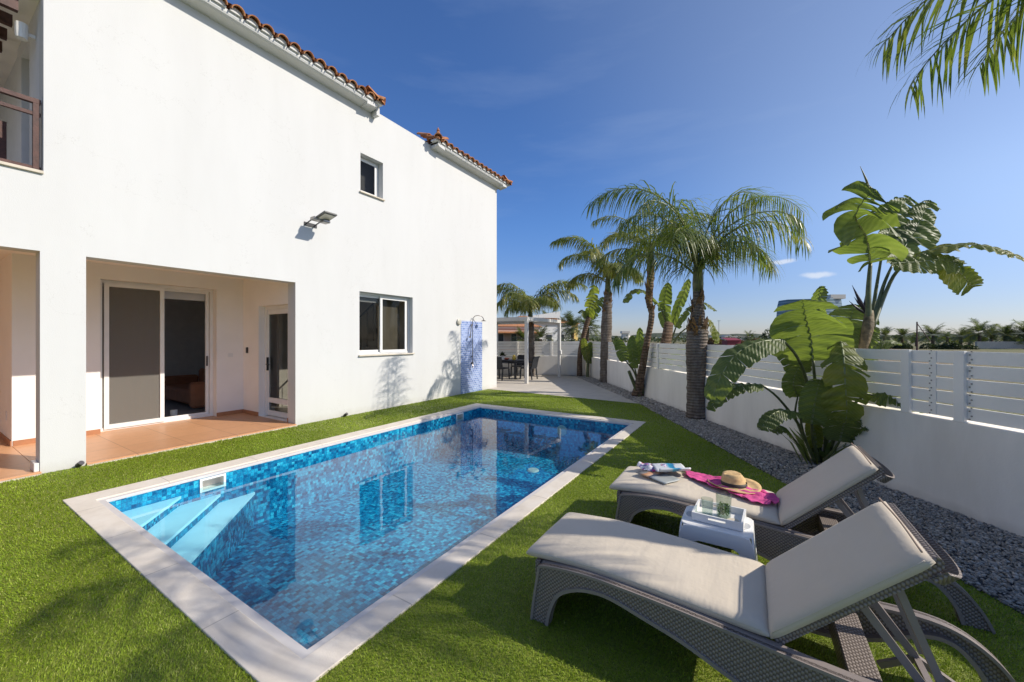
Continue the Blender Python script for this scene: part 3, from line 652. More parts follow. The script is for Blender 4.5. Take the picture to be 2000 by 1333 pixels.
b = MB(); b.box((HX+.036, -3.2, -.05), (HX+.075, .95, .012)); b.box((HX+.036, 1.322, -.05), (HX+.075, 3.962, .012)); H('threshold_strip', b, M['sill'])
b = MB(); sk = .075
for q in (((BX, .965, .0305), (BX+.012, DOOR[0], sk+.03)), ((BX, DOOR[1], .0305), (BX+.012, 3.966, sk+.03)), ((BX+.012, 3.966, .0305), (SD[0], 3.979, sk+.03)), ((SD[1], 3.966, .0305), (HX-.01, 3.9785, sk+.03)), ((-11.5, .94, .0305), (BX+.012, .9545, sk+.03))):
    b = MB(); b.box(*q); H('skirting', b, M['skirt'])
b = MB(); b.box((-15.7, 4.3, -.05), (-7.42, 10.3, .02)); b.box((-15.7, 1.2, -.05), (-9.43, 4.3, .02)); H('inner_floor', b, plain('grey interior floor', (.50, .48, .46), .35, .05))
b = MB(); holed_wall(b, lambda u, z, d: (-13.4-d, u, z), 1.16, 6.9, .02, 2.95, [(1.3, 3.1, .2, 2.7)], .2); b.box((-13.4, 6.9, .02), (-7.41, 7.05, 2.95)); b.box((-13.4, 1.16, 2.85), (BX-.222, 6.9, 3.0)); b.box((BX-.222, 4.222, 2.85), (-7.41, 6.9, 3.0)); b.box((-9.45, 4.8, .02), (-9.35, 6.9, 2.85))  # hidden opening in the far inner wall, added to brighten the room
H('inner_wall', b, M['inner'])
# sliding door in the porch
DX = -9.34
df = MB(); fw = .055
def rect_frame(b, x, y0, y1, z0, z1, w, d, bw=None):
    bw = bw or w
    b.box((x-d, y0, z0), (x, y0+w, z1)); b.box((x-d, y1-w, z0), (x, y1, z1)); b.box((x-d, y0+w, z1-w), (x, y1-w, z1)); b.box((x-d, y0+w, z0), (x, y1-w, z0+bw))
rect_frame(df, DX, DOOR[0]+.003, DOOR[1]-.003, .031, 2.597, .05, .1)
sdoor = H('sliding_door', df, M['frame'])
b = MB(); rect_frame(b, DX+.025, 1.93, 2.72, .06, 2.55, .06, .04, .075); H('sash', b, M['frame'], sdoor)
b = MB(); rect_frame(b, DX-.045, 2.68, 3.44, .06, 2.55, .05, .04, .06); H('sash', b, M['frame'], sdoor)
b = MB(); b.box((DX+.0, 1.985, .13), (DX+.003, 2.665, 2.49)); H('insect_screen', b, M['screen'], sdoor)
b = MB(); b.box((DX-.012, 1.985, .13), (DX-.008, 2.665, 2.49)); H('glass_pane', b, M['glass'], sdoor)
b = MB(); b.box((DX-.15, 2.70, 2.36), (DX-.105, 3.42, 2.596)); H('roller_shutter', b, M['shutter'], sdoor)
b = MB(); b.box((DX-.045, 3.395, 1.05), (DX-.02, 3.415, 1.25), bev=.004); H('handle', b, M['steel'], sdoor)
def curtain(b, x, y0, y1, z0, z1, amp=.025, per=.09):
    n = int((y1-y0)/.012); b.grid(n, 1, lambda u, v: (x+amp*math.sin(2*math.pi*(y0+(y1-y0)*u)/per+math.sin(u*9)), y0+(y1-y0)*u, z0+(z1-z0)*v), uv=False)
curtain(b, DX-.2, 1.9, 2.66, .05, 2.5, .006, .13); H('curtain', b, plain('brown grey curtain', (.10, .085, .08), .95, .08), sdoor, smooth=True)
# side door, slightly ajar, glazed
b = MB(); sy = 4.10
x0, x1, z1 = SD[0]+.003, SD[1]-.003, SD[3]-.003
for q in (((x0, sy, .031), (x0+.06, sy+.09, z1)), ((x1-.06, sy, .031), (x1, sy+.09, z1)), ((x0+.06, sy, z1-.06), (x1-.06, sy+.09, z1))): b.box(*q)
gd = H('side_door', b, M['frame'])
b = MB(); xa, xb = x0+.062, x1-.062; w = .045
for q in (((xa, sy+.02, .04), (xa+w, sy+.06, z1-.062)), ((xb-w, sy+.02, .04), (xb, sy+.06, z1-.062)), ((xa+w, sy+.02, z1-.16), (xb-w, sy+.06, z1-.062)), ((xa+w, sy+.02, .04), (xb-w, sy+.06, .14)), ((xa+w, sy+.02, .30), (xb-w, sy+.06, .40))): b.box(*q)
H('sash', b, M['frame'], gd)
b = MB(); b.box((xa+w, sy+.038, .14), (xb-w, sy+.042, .30)); b.box((xa+w, sy+.038, .40), (xb-w, sy+.042, z1-.16)); H('glass_pane', b, M['glass'], gd)
b = MB(); b.box((xa+.03, sy-.02, .95), (xa+.055, sy+.02, 1.22), bev=.005); b.bar((xa+.045, sy-.03, 1.08), (xa+.16, sy-.03, 1.08), .018); H('handle', b, M['dark'], gd)
# stair with a black railing behind the side door
b = MB()
for i in range(11): b.box((-8.9+.0, 5.0+i*.19, .02), (-7.75, 5.19+i*.19+.02, .19+i*.17))
st = H('stair', b, M['inner'])
b = MB()
for i in range(11): b.tube([(-8.3, 5.08+i*.19, .18+i*.17), (-8.3, 5.08+i*.19, 1.1+i*.17)], .009, 6)
b.tube([(-8.3, 4.95, 1.03), (-8.3, 7.0, 2.86)], .02, 8); H('stair_railing', b, M['black'], st)
# big window
def window(hole, xf, name, split, sills, shutter=True):
    y0, y1, z0, z1 = hole
    b = MB(); rect_frame(b, xf, y0+.003, y1-.003, z0+.003, z1-.003, .04, .08); w = H(name, b, M['frame'])
    if split:
        b = MB(); rect_frame(b, xf-.04, y0+.045, split+.03, z0+.045, z1-.045, .05, .03); H('sash', b, M['frame'], w)
        b = MB(); rect_frame(b, xf+.02, split-.05, y1-.09, z0+.03, z1-.045, .06, .03); H('sash', b, M['frame'], w)
        b = MB(); b.box((xf-.056, y0+.09, z0+.09), (xf-.053, split-.02, z1-.09)); H('glass_pane', b, M['glass'], w)
        b = MB(); b.box((xf+.004, split+.01, z0+.09), (xf+.007, y1-.15, z1-.105)); H('glass_pane', b, M['glass'], w)
    else:
        b = MB(); rect_frame(b, xf+.015, y0+.04, y1-.06, z0+.04, z1-.04, .05, .03); H('sash', b, M['frame'], w)
        b = MB(); b.box((xf-.0, y0+.09, z0+.09), (xf+.003, y1-.11, z1-.09)); H('glass_pane', b, M['glass'], w)
    if shutter:
        b = MB(); b.box((xf-.13, y0+.02, z1-.20), (xf-.085, (split or y1)-.0, z1-.004)); H('roller_shutter', b, M['shutter'], w)
    b = MB(); b.box((xf+.002, y0-.03, z0-.032), (HX+.045, y1+.03, z0-.001), bev=.005); H('window_sill', b, M['sill'], w)
    return w
w1 = window(WIN, HX-.13, 'window', 6.02, True)
b = MB(); curtain(b, HX-.30, 6.05, 6.70, 1.15, 2.6, .004, .2); H('curtain', b, plain('beige curtain', (.22, .195, .155), .95, .08), w1, smooth=True)
w2 = window(SWIN, HX-.16, 'window', None, True, False)
b = MB(); b.box((HX-.40, SWIN[0]-.1, SWIN[2]-.1), (HX-.38, SWIN[1]+.1, SWIN[3]+.1)); H('blind', b, plain('grey blind', (.16, .16, .17), .8, .05), w2)
b = MB(); b.box((HX-1.5, 5.0, 4.4), (HX-1.4, 6.4, 6.2)); H('inner_wall', b, M['inner'])
# balcony
b = MB(); b.box((-9.6, -3.4, 3.35), (HX-WT-.003, 1.2, 3.5)); b.box((HX-WT-.003, -3.2, 3.5505), (HX+.03, .974, 3.585), bev=.004); bs = H('balcony_sill', b, M['sill'])
b = MB(); b.box((HX-WT-.62, .976, 3.5), (HX-WT-.003, 1.2, 6.6)); b.box((-12.5, 1.6, 3.5), (HX-WT-.63, 1.75, 6.6)); b.box((HX-WT-1.5, .976, 3.5), (HX-WT-1.2, 1.598, 6.6)); b.box((HX-WT-1.198, .976, 5.5), (HX-WT-.622, 1.598, 6.6)); b.box((-15.7, 1.0, 3.5), (HX-WT-1.502, 1.2, 6.6))
H('balcony_wall', b, plain('bluish white render', (.70, .70, .71), .9, .03))
b = MB(); xr = HX-.09
b.bar((xr, -3.2, 4.42), (xr, .965, 4.42), .055, .05); b.bar((xr, -3.2, 4.27), (xr, .965, 4.27), .035, .04); b.bar((xr, -3.2, 3.63), (xr, .965, 3.63), .03, .035)
rl = H('balcony_railing', b, M['wood'])
for y in (.93, .80-.0, .3, -.3, -.9, -1.5, -2.1, -2.7):
    if y == .80: continue
    b = MB(); b.bar((xr, y, 3.587), (xr, y, 4.45 if y == .93 else 4.26), .05 if y == .93 else .04); H('baluster', b, M['wood'], rl)
b = MB(); b.bar((xr-.55, .72, 3.50), (xr-.55, .72, 4.26), .10, .03); H('baluster', b, M['wood'], rl)
b = MB(); b.box((-15.7, -5.7, 5.72), (HX-.12, 1.15, 5.80)); H('balcony_ceiling', b, M['beige_wall'])
for i in range(9):
    x = HX-.26-.41*i
    b = MB(); b.box((x-.07, -3.2, 5.50), (x, .82, 5.63)); H('roof_beam', b, M['wood'])
b = MB(); b.lathe([(0, -.10), (.05, -.10), (.055, -.02), (.055, .08), (0, .08)], (HX-WT-.62+.45, .86, 5.36), 14); b.box((HX-WT-.24, .84, 5.34), (HX-WT-.2, .974, 5.38)); H('wall_spotlight', b, M['cup'])
# roofs: a hipped slab of barrel tiles, a row of eave tiles with mortar plugs, a moulded fascia
PER = .225
def roof(y0, y1, xin, label_y, endcap):
    X0 = HX+.33; b = MB(); sl = .40
    ov = .34
    def hgt(x, y):
        d = min(X0-x, y1-y if endcap[1] else 9, y-y0 if endcap[0] else 9, x-xin)
        along = y if (X0-x) <= min(y1-y if endcap[1] else 9, y-y0 if endcap[0] else 9) else x
        return 6.73+max(0, d)*sl+.045*abs(math.sin(math.pi*along/PER))**.7+.02*((d/.36) % 1)*-1
    nx = int((X0-xin)/.09); ny = int((y1-y0)/.045)
    b.grid(nx, ny, lambda u, v: (X0-.03-(X0-.03-xin)*u, y0+(y1-y0)*v, hgt(X0-.03-(X0-.03-xin)*u, y0+(y1-y0)*v)), uv=False)
    r = H('roof', b, M['roof'], smooth=False)
    b = MB(); n = int((y1-y0)/PER); rr = random.Random(3)
    def half(p, t, s, r0, r1, L, rr_):
        vs = []; m = 9; up = t.cross(s) if t.cross(s).z > 0 else s.cross(t)
        for q, rad in ((0, r0), (L, r1)):
            for th, k_ in ((0, 1), (.016, 1)):
                for i in range(m): a = math.pi*i/(m-1); vs.append(p+t*q+s*math.cos(a)*(rad-th)+up*math.sin(a)*(rad-th)*.95)
        f = []
        for i in range(m-1):
            f += [(i, i+1, 2*m+i+1, 2*m+i), (m+i, 3*m+i, 3*m+i+1, m+i+1), (i, m+i, m+i+1, i+1), (2*m+i, 2*m+i+1, 3*m+i+1, 3*m+i)]
        b.add(vs, f)
    td = Vector((-1, 0, sl)).normalized()
    for i in range(n+1):
        y = y0+.06+i*(y1-y0-.12)/n; j1, j2 = rr.uniform(-.012, .012), rr.uniform(-.01, .01)
        half(Vector((X0+j1, y+j2, 6.705)), td, Vector((0, 1, 0)), .098, .082, .42, rr)
        half(Vector((X0-.36+j2, y+j1, 6.87)), td, Vector((0, 1, 0)), .10, .082, .42, rr)
    if endcap[1]:
        m_ = int((X0-xin)/PER)
        for i in range(m_):
            half(Vector((X0-.06-i*PER, y1, 6.70)), Vector((0, -1, sl)).normalized(), Vector((1, 0, 0)), .098, .082, .42, rr)
        p = Vector((X0+.02, y1+.02, 6.735)); d = Vector((-1, -1, sl)).normalized(); s_ = Vector((1, -1, 0)).normalized()
        for i in range(8): half(p+d*.36*i, d, s_, .11, .09, .42, rr)
    if endcap[0]:
        for i in range(int((X0-xin)/PER)):
            half(Vector((X0-.06-i*PER, y0, 6.70)), Vector((0, 1, sl)).normalized(), Vector((1, 0, 0)), .098, .082, .42, rr)
        p = Vector((X0+.02, y0-.02, 6.735)); d = Vector((-1, 1, sl)).normalized(); s_ = Vector((1, 1, 0)).normalized()
        for i in range(8): half(p+d*.36*i, d, s_, .11, .09, .42, rr)
        b.lathe([(0, .0), (.07, 0), (.05, .06), (.03, .09), (.045, .11), (.015, .17), (0, .2)], (X0-.02, y0+.02, 6.82), 10)
    H('eave_tiles', b, M['roof'], r, smooth=False)
    # moulded fascia
    prof = [(-.01, 6.56), (.0, 6.575), (.20, 6.60), (.235, 6.62), (.25, 6.65), (.25, 6.70), (-.01, 6.72)]
    b = MB(); ya, yb = y0+.08 if endcap[0] else y0, y1-.08 if endcap[1] else y1
    b.prism(prof, lambda p, t: (HX+p[0], t, p[1]), ya, yb)
    if endcap[1]: b.prism(prof, lambda p, t: (t, yb-.25+p[0] if False else y1-.33+p[0], p[1]), xin, HX+.249)
    if endcap[0]: b.prism(prof, lambda p, t: (t, y0+.33-p[0], p[1]), xin, HX+.249)
    # mortar plugs under every tile: the scalloped white line
    for i in range(n+1):
        y = y0+.06+i*(y1-y0-.12)/n
        poly = [(.088*math.cos(math.pi*k/8), .085*math.sin(math.pi*k/8)) for k in range(9)]
        b.prism(poly, lambda p, t: (t, y+p[0], 6.69+p[1]), HX+.1, HX+.285)
    H('fascia', b, M['stucco'], r, fixn=True)
roof(1.0, 5.68, -16.3, 0, (False, True))
roof(7.42, 10.92, -16.3, 0, (True, True))
b = MB(); b.box((HX-WT-.01, 5.70, HT+.001), (HX+.0, 7.4, HT+.02)); H('parapet_cap', b, M['stucco'])
b = MB(); b.box((HX+.0, 5.64, 6.50), (HX+.17, 5.72, 6.70)); H('eave_return', b, M['stucco'])
# small porch fittings
b = MB(); b.box((BX+.0, 3.70, 1.22), (BX+.008, 3.79, 1.30), bev=.002); H('light_switch', b, M['frame'])
b = MB(); b.box((-9.02, 3.952, 1.30), (-8.96, 3.979, 1.42), bev=.006); H('doorbell', b, M['dark'])
b = MB(); b.box((-9.7, .948, .36), (-9.62, .9545, .5)); H('wall_socket', b, M['frame'])
b = MB(); b.box((-7.40, .905, .03), (-7.17, .9485, .13), bev=.004); H('drain_box', b, M['frame'])
# shower
b = MB(); b.box((HX-.002, 8.725, .0), (HX+.012, 9.745, 2.12)); H('tiled_panel', b, M['tilep'])
sh = thing('outdoor_shower', 'thin metal rain shower with hand shower on the blue tiled panel', 'shower', (HX, 9.2, .8))
O = (HX, 9.2, .8); b = MB()
b.tube([(HX+.06, 9.2, .78), (HX+.06, 9.2, 2.12), (HX+.07, 9.22, 2.22), (HX+.10, 9.27, 2.28), (HX+.15, 9.36, 2.30), (HX+.2, 9.46, 2.28), (HX+.22, 9.52, 2.22), (HX+.225, 9.53, 2.18)], .011, 8); b.build('riser_pipe', M['chrome'], sh, off=O, smooth=True)
b = MB(); b.lathe([(.012, .05), (.02, .03), (.075, .0), (.075, -.01), (0, -.012)], (HX+.225, 9.53, 2.14), 16); b.build('shower_head', M['chrome'], sh, off=O, fixn=True)
b = MB(); b.tube([(HX+.06, 9.2, 2.05), (HX+.08, 9.12, 1.98), (HX+.09, 9.06, 1.72), (HX+.1, 9.03, 1.66)], .013, 8); b.lathe([(0, 0), (.035, 0), (.03, .04), (0, .04)], (HX+.1, 9.02, 1.63), 12); b.build('hand_shower', M['chrome'], sh, off=O)
b = MB(); b.tube([(HX+.06, 9.2, .86), (HX+.09, 9.17, .78), (HX+.1, 9.15, .74)], .014, 8); b.box((HX+.02, 9.18, .84), (HX+.08, 9.22, .90)); b.build('tap', M['chrome'], sh, off=O)
for z in (2.0, 1.05): b = MB(); b.box((HX+.012, 9.185, z), (HX+.06, 9.215, z+.03)); b.build('pipe_clip', M['chrome'], sh, off=O)
wl = MB(); wl.add([(HX+d, 8.61+r*math.cos(a), 2.083+r*math.sin(a)) for d, r in ((0, .085), (.05, .085), (.065, .06)) for a in [2*math.pi*i/20 for i in range(20)]], [(j*20+i, j*20+(i+1) % 20, (j+1)*20+(i+1) % 20, (j+1)*20+i) for j in range(2) for i in range(20)]+[tuple(40+i for i in range(20))])
tag(wl.build('wall_light', M['lampglass'], fixn=True), 'round cream wall light at the top left corner of the tiled shower panel', 'light')
# floodlight
fl = thing('floodlight', 'grey square floodlight on a bracket high on the white wall', 'floodlight', (HX, 4.2, 3.78)); O = (HX, 4.2, 3.78)
b = MB(); rt = Matrix.Rotation(R(-13), 3, 'Y')
b.box((HX+.28, 4.17, 3.86), (HX+.575, 4.43, 3.895), rot=rt, bev=.008); b.build('lamp_body', plain('grey lamp housing', (.11, .11, .105), .5, .1), fl, off=O)
b = MB(); b.box((HX+.33, 4.2, 3.852), (HX+.545, 4.40, 3.8595), rot=rt); b.build('lamp_glass', M['lampglass'], fl, off=O)
b = MB(); b.box((HX+.18, 4.13, 3.80), (HX+.32, 4.36, 3.86), bev=.01); b.box((HX+.22, 4.28, 3.78), (HX+.38, 4.42, 3.83), bev=.012); b.build('driver_box', M['steel'], fl, off=O)
b = MB(); b.bar((HX, 4.16, 3.77), (HX+.24, 4.16, 3.83), .02, .012); b.bar((HX, 4.33, 3.77), (HX+.24, 4.33, 3.83), .02, .012); b.box((HX, 4.12, 3.73), (HX+.012, 4.37, 3.80)); b.build('bracket', M['dark'], fl, off=O)
# little uplights at the foot of the wall
def uplight(loc, label):
    t = thing('uplight', label, 'light', loc, 0, 'small spotlights at the foot of the house wall')
    b = MB(); b.tube([(0, 0, .03), (.05, .02, .065)], .028, 12); b.build('lamp_body', M['dark'], t)
    b = MB(); b.tube([(.05, .02, .065), (.056, .0225, .07)], .029, 12); b.build('lamp_rim', M['chrome'], t)
    b = MB(); b.box((-.04, -.012, .0), (.02, .012, .03)); b.build('base', M['dark'], t)
    return t
u = uplight((HX+.06, 1.24, 0), 'small black spotlight at the foot of the white pillar')
dup(u, (HX+.06, 4.93, 0), 0, 'small black spotlight at the foot of the wall right of the porch')
# furniture seen through the door
sf = thing('sofa', 'terracotta sofa inside, behind the open sliding door', 'sofa', (-11.6, 4.0, .02))
b = MB(); b.box((-1.0, -.45, .1), (1.0, .4, .42), bev=.05); b.build('seat', M['sofa'], sf)
b = MB(); b.box((-1.1, .41, .1), (1.1, .6, .78), bev=.05); b.build('backrest', M['sofa'], sf)
for s in (-1, 1): b = MB(); b.box((s*1.11-.1, -.5, .05), (s*1.11+.1, .405, .62), bev=.05); b.build('armrest', M['sofa'], sf)
st_ = thing('side_table', 'black metal side table indoors beside the terracotta sofa', 'table', (-12.6, 4.9, .02))
b = MB(); b.box((-.3, -.3, .60), (.3, .3, .63)); b.box((-.28, -.28, .3), (.28, .28, .315)); b.build('tabletop', M['black'], st_)
for x in (-.28, .28):
    for y in (-.28, .28): b = MB(); b.bar((x, y, 0), (x, y, .6), .025); b.build('leg', M['black'], st_)
b = MB(); b.lathe([(0, 0), (.055, 0), (.06, .13), (.05, .135), (0, .135)], (0, 0, 0), 16)
o = b.build('cup', M['cup'], fixn=True); o.location = (-10.0, 3.07, .021); tag(o, 'small white pot on the floor just inside the sliding door', 'pot')

# ------------------------------------------------------------ garden walls and slat fences
def fence_run(P, D, L, N, posts, wall_label, fence_label, zt=1.484, zw=.845, lname='garden_wall'):
    """P start, D direction, L length, N outward normal"""
    f = lambda s, o, z: P+D*s+N*o+Vector((0, 0, z))
    b = MB()
    def slab(b, s0, s1, o0, o1, z0, z1):
        b.add([f(s0, o0, z0), f(s1, o0, z0), f(s1, o1, z0), f(s0, o1, z0), f(s0, o0, z1), f(s1, o0, z1), f(s1, o1, z1), f(s0, o1, z1)], [(0, 3, 2, 1), (4, 5, 6, 7), (0, 1, 5, 4), (1, 2, 6, 5), (2, 3, 7, 6), (3, 0, 4, 7)])
    slab(b, 0, L, 0, .2, -.1, zw); w = b.build(lname, M['gwall'], bevel=.008, fixn=True); tag(w, wall_label, 'wall')
    t = thing('slat_fence', fence_label, 'fence', P+Vector((0, 0, zw)))
    b = MB(); z = zw+.022; h = (zt-z-4*.013)/5
    edges = [0]+[q for q in posts]+[L]
    for i in range(5):
        for a, c in zip(edges, edges[1:]): slab(b, a+.001, c-.001, .035, .055, z, z+h)
        z += h+.013
    b.build('slat_panel', M['fence'], t, off=P+Vector((0, 0, zw)), bevel=.003, fixn=True)
    for q in posts:
        b = MB(); slab(b, q-.04, q+.04, .0, .034, zw+.002, zt+.004); slab(b, q-.05, q+.05, -.0, .11, zw+.0005, zw+.008)
        p = b.build('post', M['fence'], t, off=P+Vector((0, 0, zw)), bevel=.003, fixn=True)
    return t
P0 = FEND; posts = []
s0 = FS0
for q in (1.385, 4.146, 4.60): posts.append(q-s0)
extra = [x-s0 for x in (-1.676-3.0, -1.676, 7.4, 10.2, 13)]
posts = sorted(posts+extra); posts = [p for p in posts if .3 < p < FS1-s0-.3]
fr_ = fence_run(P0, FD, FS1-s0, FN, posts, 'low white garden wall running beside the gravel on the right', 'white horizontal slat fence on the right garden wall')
# the joint with a hinge plate and screws beside the double post
b = MB(); q = 4.37-s0
def fp(s, o, z): return P0+FD*s+FN*o+Vector((0, 0, z))
b.add([fp(q-.03, .028, .87), fp(q+.03, .028, .87), fp(q+.03, .028, 1.48), fp(q-.03, .028, 1.48), fp(q-.03, .034, .87), fp(q+.03, .034, .87), fp(q+.03, .034, 1.48), fp(q-.03, .034, 1.48)], [(0, 3, 2, 1), (4, 5, 6, 7), (0, 1, 5, 4), (1, 2, 6, 5), (2, 3, 7, 6), (3, 0, 4, 7)])
b.build('cover_strip', M['fence'], fr_, off=P0+Vector((0, 0, .845)), fixn=True)
for ds in (4.35, 4.66):
    b = MB()
    for i in range(9):
        for dd in (0, .014):
            p = fp(ds-s0+dd, .026 if ds < 4.5 else .030, .88+.072*i+(.0 if dd == 0 else .03)); b.lathe([(0, .006), (.006, .006), (.006, -.006), (0, -.006)], p, 6)
    o = b.build('screws', M['steel'], fr_, off=P0+Vector((0, 0, .845))); o['kind'] = 'stuff'
FE2 = Vector((-14.2, 12.0, 0)); D2 = (FE2-FEND).normalized(); N2 = Vector((-D2.y, D2.x, 0));
if N2.y < 0: N2 = -N2
P2 = FEND + D2*.02
fence_run(P2, D2, (FE2-FEND).length, N2, [1.5, 3.0, 4.5, 6.0], 'low white garden wall across the far end behind the pergola', 'white slat fence on the far wall behind the pergola')
# ------------------------------------------------------------ pergola and dining set
pg = thing('pergola', 'pale grey metal pergola over the dining table beyond the house corner', 'pergola', (-8.4, 13.4, 0)); O = (-8.4, 13.4, 0)
PXa, PXb, PYa, PYb = -10.0, -6.84, 12.0, 14.75
for x in (PXa, PXb):
    for y in (PYa, PYb): b = MB(); b.box((x-.055, y-.055, 0), (x+.055, y+.055, 2.25)); b.build('post', M['pergola'], pg, off=O, bevel=.004)
b = MB(); zt = 2.38
b.box((PXa-.055, PYa-.055, 2.2505), (PXb+.055, PYa+.055, zt)); b.box((PXa-.055, PYb-.055, 2.2505), (PXb+.055, PYb+.055, zt)); b.box((PXa-.055, PYa+.056, 2.2505), (PXa+.055, PYb-.056, zt)); b.box((PXb-.055, PYa+.056, 2.2505), (PXb+.055, PYb-.056, zt))
b.build('beam', M['pergola'], pg, off=O, bevel=.004)
for i in range(15):
    x = PXa+.14+i*(PXb-PXa-.28)/14
    b = MB(); b.box((x-.07, PYa+.06, 2.33), (x+.07, PYb-.06, 2.342), rot=Matrix.Rotation(R(14), 3, 'Y')); b.build('louvre', M['pergola'], pg, off=O)
b = MB(); b.lathe([(.0, .0), (.05, 0), (.055, .02), (.03, .07), (0, .08)], (-6.84, 14.75, 2.381), 14); b.build('wind_sensor', M['steel'], pg, off=O)
b = MB(); b.box((-6.78, 14.70, .95), (-6.74, 14.8, 1.12), bev=.01); b.build('crank_box', M['cup'], pg, off=O)
dt = thing('dining_table', 'dark rectangular dining table under the pergola', 'table', (-8.75, 13.3, .006))
b = MB(); b.box((-.95, -.45, .70), (.95, .45, .74), bev=.006); b.build('tabletop', M['wicker_d'], dt)
b = MB(); b.box((-.88, -.38, .62), (.88, .38, .70)); b.build('apron', M['wicker_d'], dt)
for x in (-.88, .88):
    for y in (-.38, .38): b = MB(); b.box((x-.035, y-.035, 0), (x+.035, y+.035, .6195)); b.build('leg', M['wicker_d'], dt)
def chair(loc, rz, label):
    t = thing('dining_chair', label, 'chair', loc, rz, 'charcoal wicker chairs round the dining table')
    b = MB(); b.box((-.25, -.25, .42), (.25, .24, .47), bev=.02); b.build('seat', M['wicker_d'], t)
    b = MB(); b.grid(6, 5, lambda u, v: (-.25+.5*u, -.25-.05*(1-(2*u-1)**2)-.10*v, .44+.44*v)); b.grid(6, 5, lambda u, v: (.25-.5*u, -.22-.05*(1-(2*u-1)**2)-.10*v, .44+.44*v)); b.box((-.26, -.40, .86), (.26, -.33, .90), bev=.012); b.build('backrest', M['wicker_d'], t, smooth=False)
    for x in (-.235, .235):
        for y, dy in ((-.22, -.05), (.22, .03)): b = MB(); b.bar((x, y+dy, 0), (x, y, .42), .04); b.build('leg', M['wicker_d'], t)
        b = MB(); b.tube([(x, .2, .44), (x, .2, .62), (x, .12, .67), (x, -.28, .68)], .02, 8); b.build('armrest', M['wicker_d'], t)
    return t
c0 = chair((-8.35, 12.62, .006), 0, 'charcoal wicker chair on the near side of the table, closest to the pergola post')
dup(c0, (-9.15, 12.64, .006), R(4), 'charcoal wicker chair on the near side of the table, half hidden by the house corner')
dup(c0, (-7.52, 13.35, .006), R(92), 'charcoal wicker chair at the right end of the dining table')
dup(c0, (-8.35, 14.0, .006), R(180), 'charcoal wicker chair behind the table on its far side')
pp = thing('potted_plant', 'leafy plant in a white pot on the dining table', 'plant', (-8.75, 13.35, .747))
b = MB(); b.lathe([(0, 0), (.07, 0), (.09, .16), (.08, .16), (0, .14)], (0, 0, 0), 16); b.build('pot', M['cup'], pp, fixn=True)
b = MB(); rr = random.Random(2)
for i in range(60):
    a = rr.uniform(0, 6.28); e = rr.uniform(.1, 1.2); L = rr.uniform(.12, .24); d = Vector((math.cos(a)*math.cos(e), math.sin(a)*math.cos(e), math.sin(e))); s_ = Vector((-d.y, d.x, 0)).normalized()*.025; p = Vector((0, 0, .15))
    b.add([p, p+d*L*.6+s_, p+d*L+Vector((0, 0, -.03)), p+d*L*.6-s_], [(0, 1, 2, 3)])
b.build('foliage', M['bush'], pp)
jg = MB(); jg.lathe([(0, 0), (.06, 0), (.075, .06), (.07, .13), (.05, .17), (.06, .2), (.05, .2), (0, .16)], (0, 0, 0), 18); jg.tube([(.06, 0, .16), (.11, 0, .14), (.11, 0, .08), (.07, 0, .05)], .009, 6)
o = jg.build('jug', M['yellow'], smooth=True, fixn=True); o.location = (-8.1, 13.2, .747); tag(o, 'yellow jug at the right of the dining table top', 'jug')
bw = MB(); bw.lathe([(0, 0), (.05, 0), (.13, .07), (.12, .075), (.04, .015), (0, .012)], (0, 0, 0), 20)
o = bw.build('bowl', M['redfruit'], smooth=True, fixn=True); o.location = (-8.42, 13.15, .747); tag(o, 'red brown bowl between the white pot and the yellow jug', 'bowl')

# ------------------------------------------------------------ plants
def frond(b, base, az, el, L, bend, nl, ll, w, rr, plume=.75, yaw=0.):
    """a feather leaf: arching stalk with hanging leaflets"""
    N = 16; pts = []; p = Vector(base); tang = []
    for i in range(N+1):
        s = i/N; e = el-bend*s**1.5; a = az+yaw*s
        d = Vector((math.cos(a)*math.cos(e), math.sin(a)*math.cos(e), math.sin(e))); pts.append(p.copy()); tang.append(d); p = p+d*L/N
    b.m = 1; b.tube(pts, [.024*(1-.85*i/N) for i in range(N+1)], 5, False); b.m = 0
    for i in range(nl):
        s = .14+.86*(i/(nl-1)); k = min(N-1, int(s*N)); q = s*N-k; P = pts[k].lerp(pts[k+1], q); T = tang[k].lerp(tang[k+1], q).normalized()
        Sd = T.cross(Vector((0, 0, 1))); Sd = (Sd.normalized() if Sd.length > .05 else Vector((math.sin(az), -math.cos(az), 0)))
        Nn = Sd.cross(T)
        for sg in (-1, 1):
            if rr.random() < .05: continue
            l = ll*(.45+.75*math.sin(math.pi*min(1, s*.9+.08))**.7)*rr.uniform(.8, 1.15)
            up = rr.uniform(-plume, plume)
            d = (Sd*sg*1.0+T*(.35+.7*s)+Nn*up).normalized(); g = rr.uniform(.30, .72); c = P.copy(); wv = w*rr.uniform(.75, 1.2)
            wd = d.cross(Vector((rr.uniform(-.3, .3), rr.uniform(-.3, .3), 1))).normalized()
            rows = []
            for j, wf in enumerate((.5, 1., .85, .55, .0)):
                rows.append((c.copy(), wf*wv/2)); d = (d+Vector((0, 0, -1))*g*(.5+.35*j)).normalized(); c = c+d*l/4
            vs = []
            for (c_, h_) in rows[:-1]: vs += [c_-wd*h_, c_+wd*h_]
            vs.append(rows[-1][0]); b.add(vs, [(0, 1, 3, 2), (2, 3, 5, 4), (4, 5, 7, 6), (6, 7, 8)])
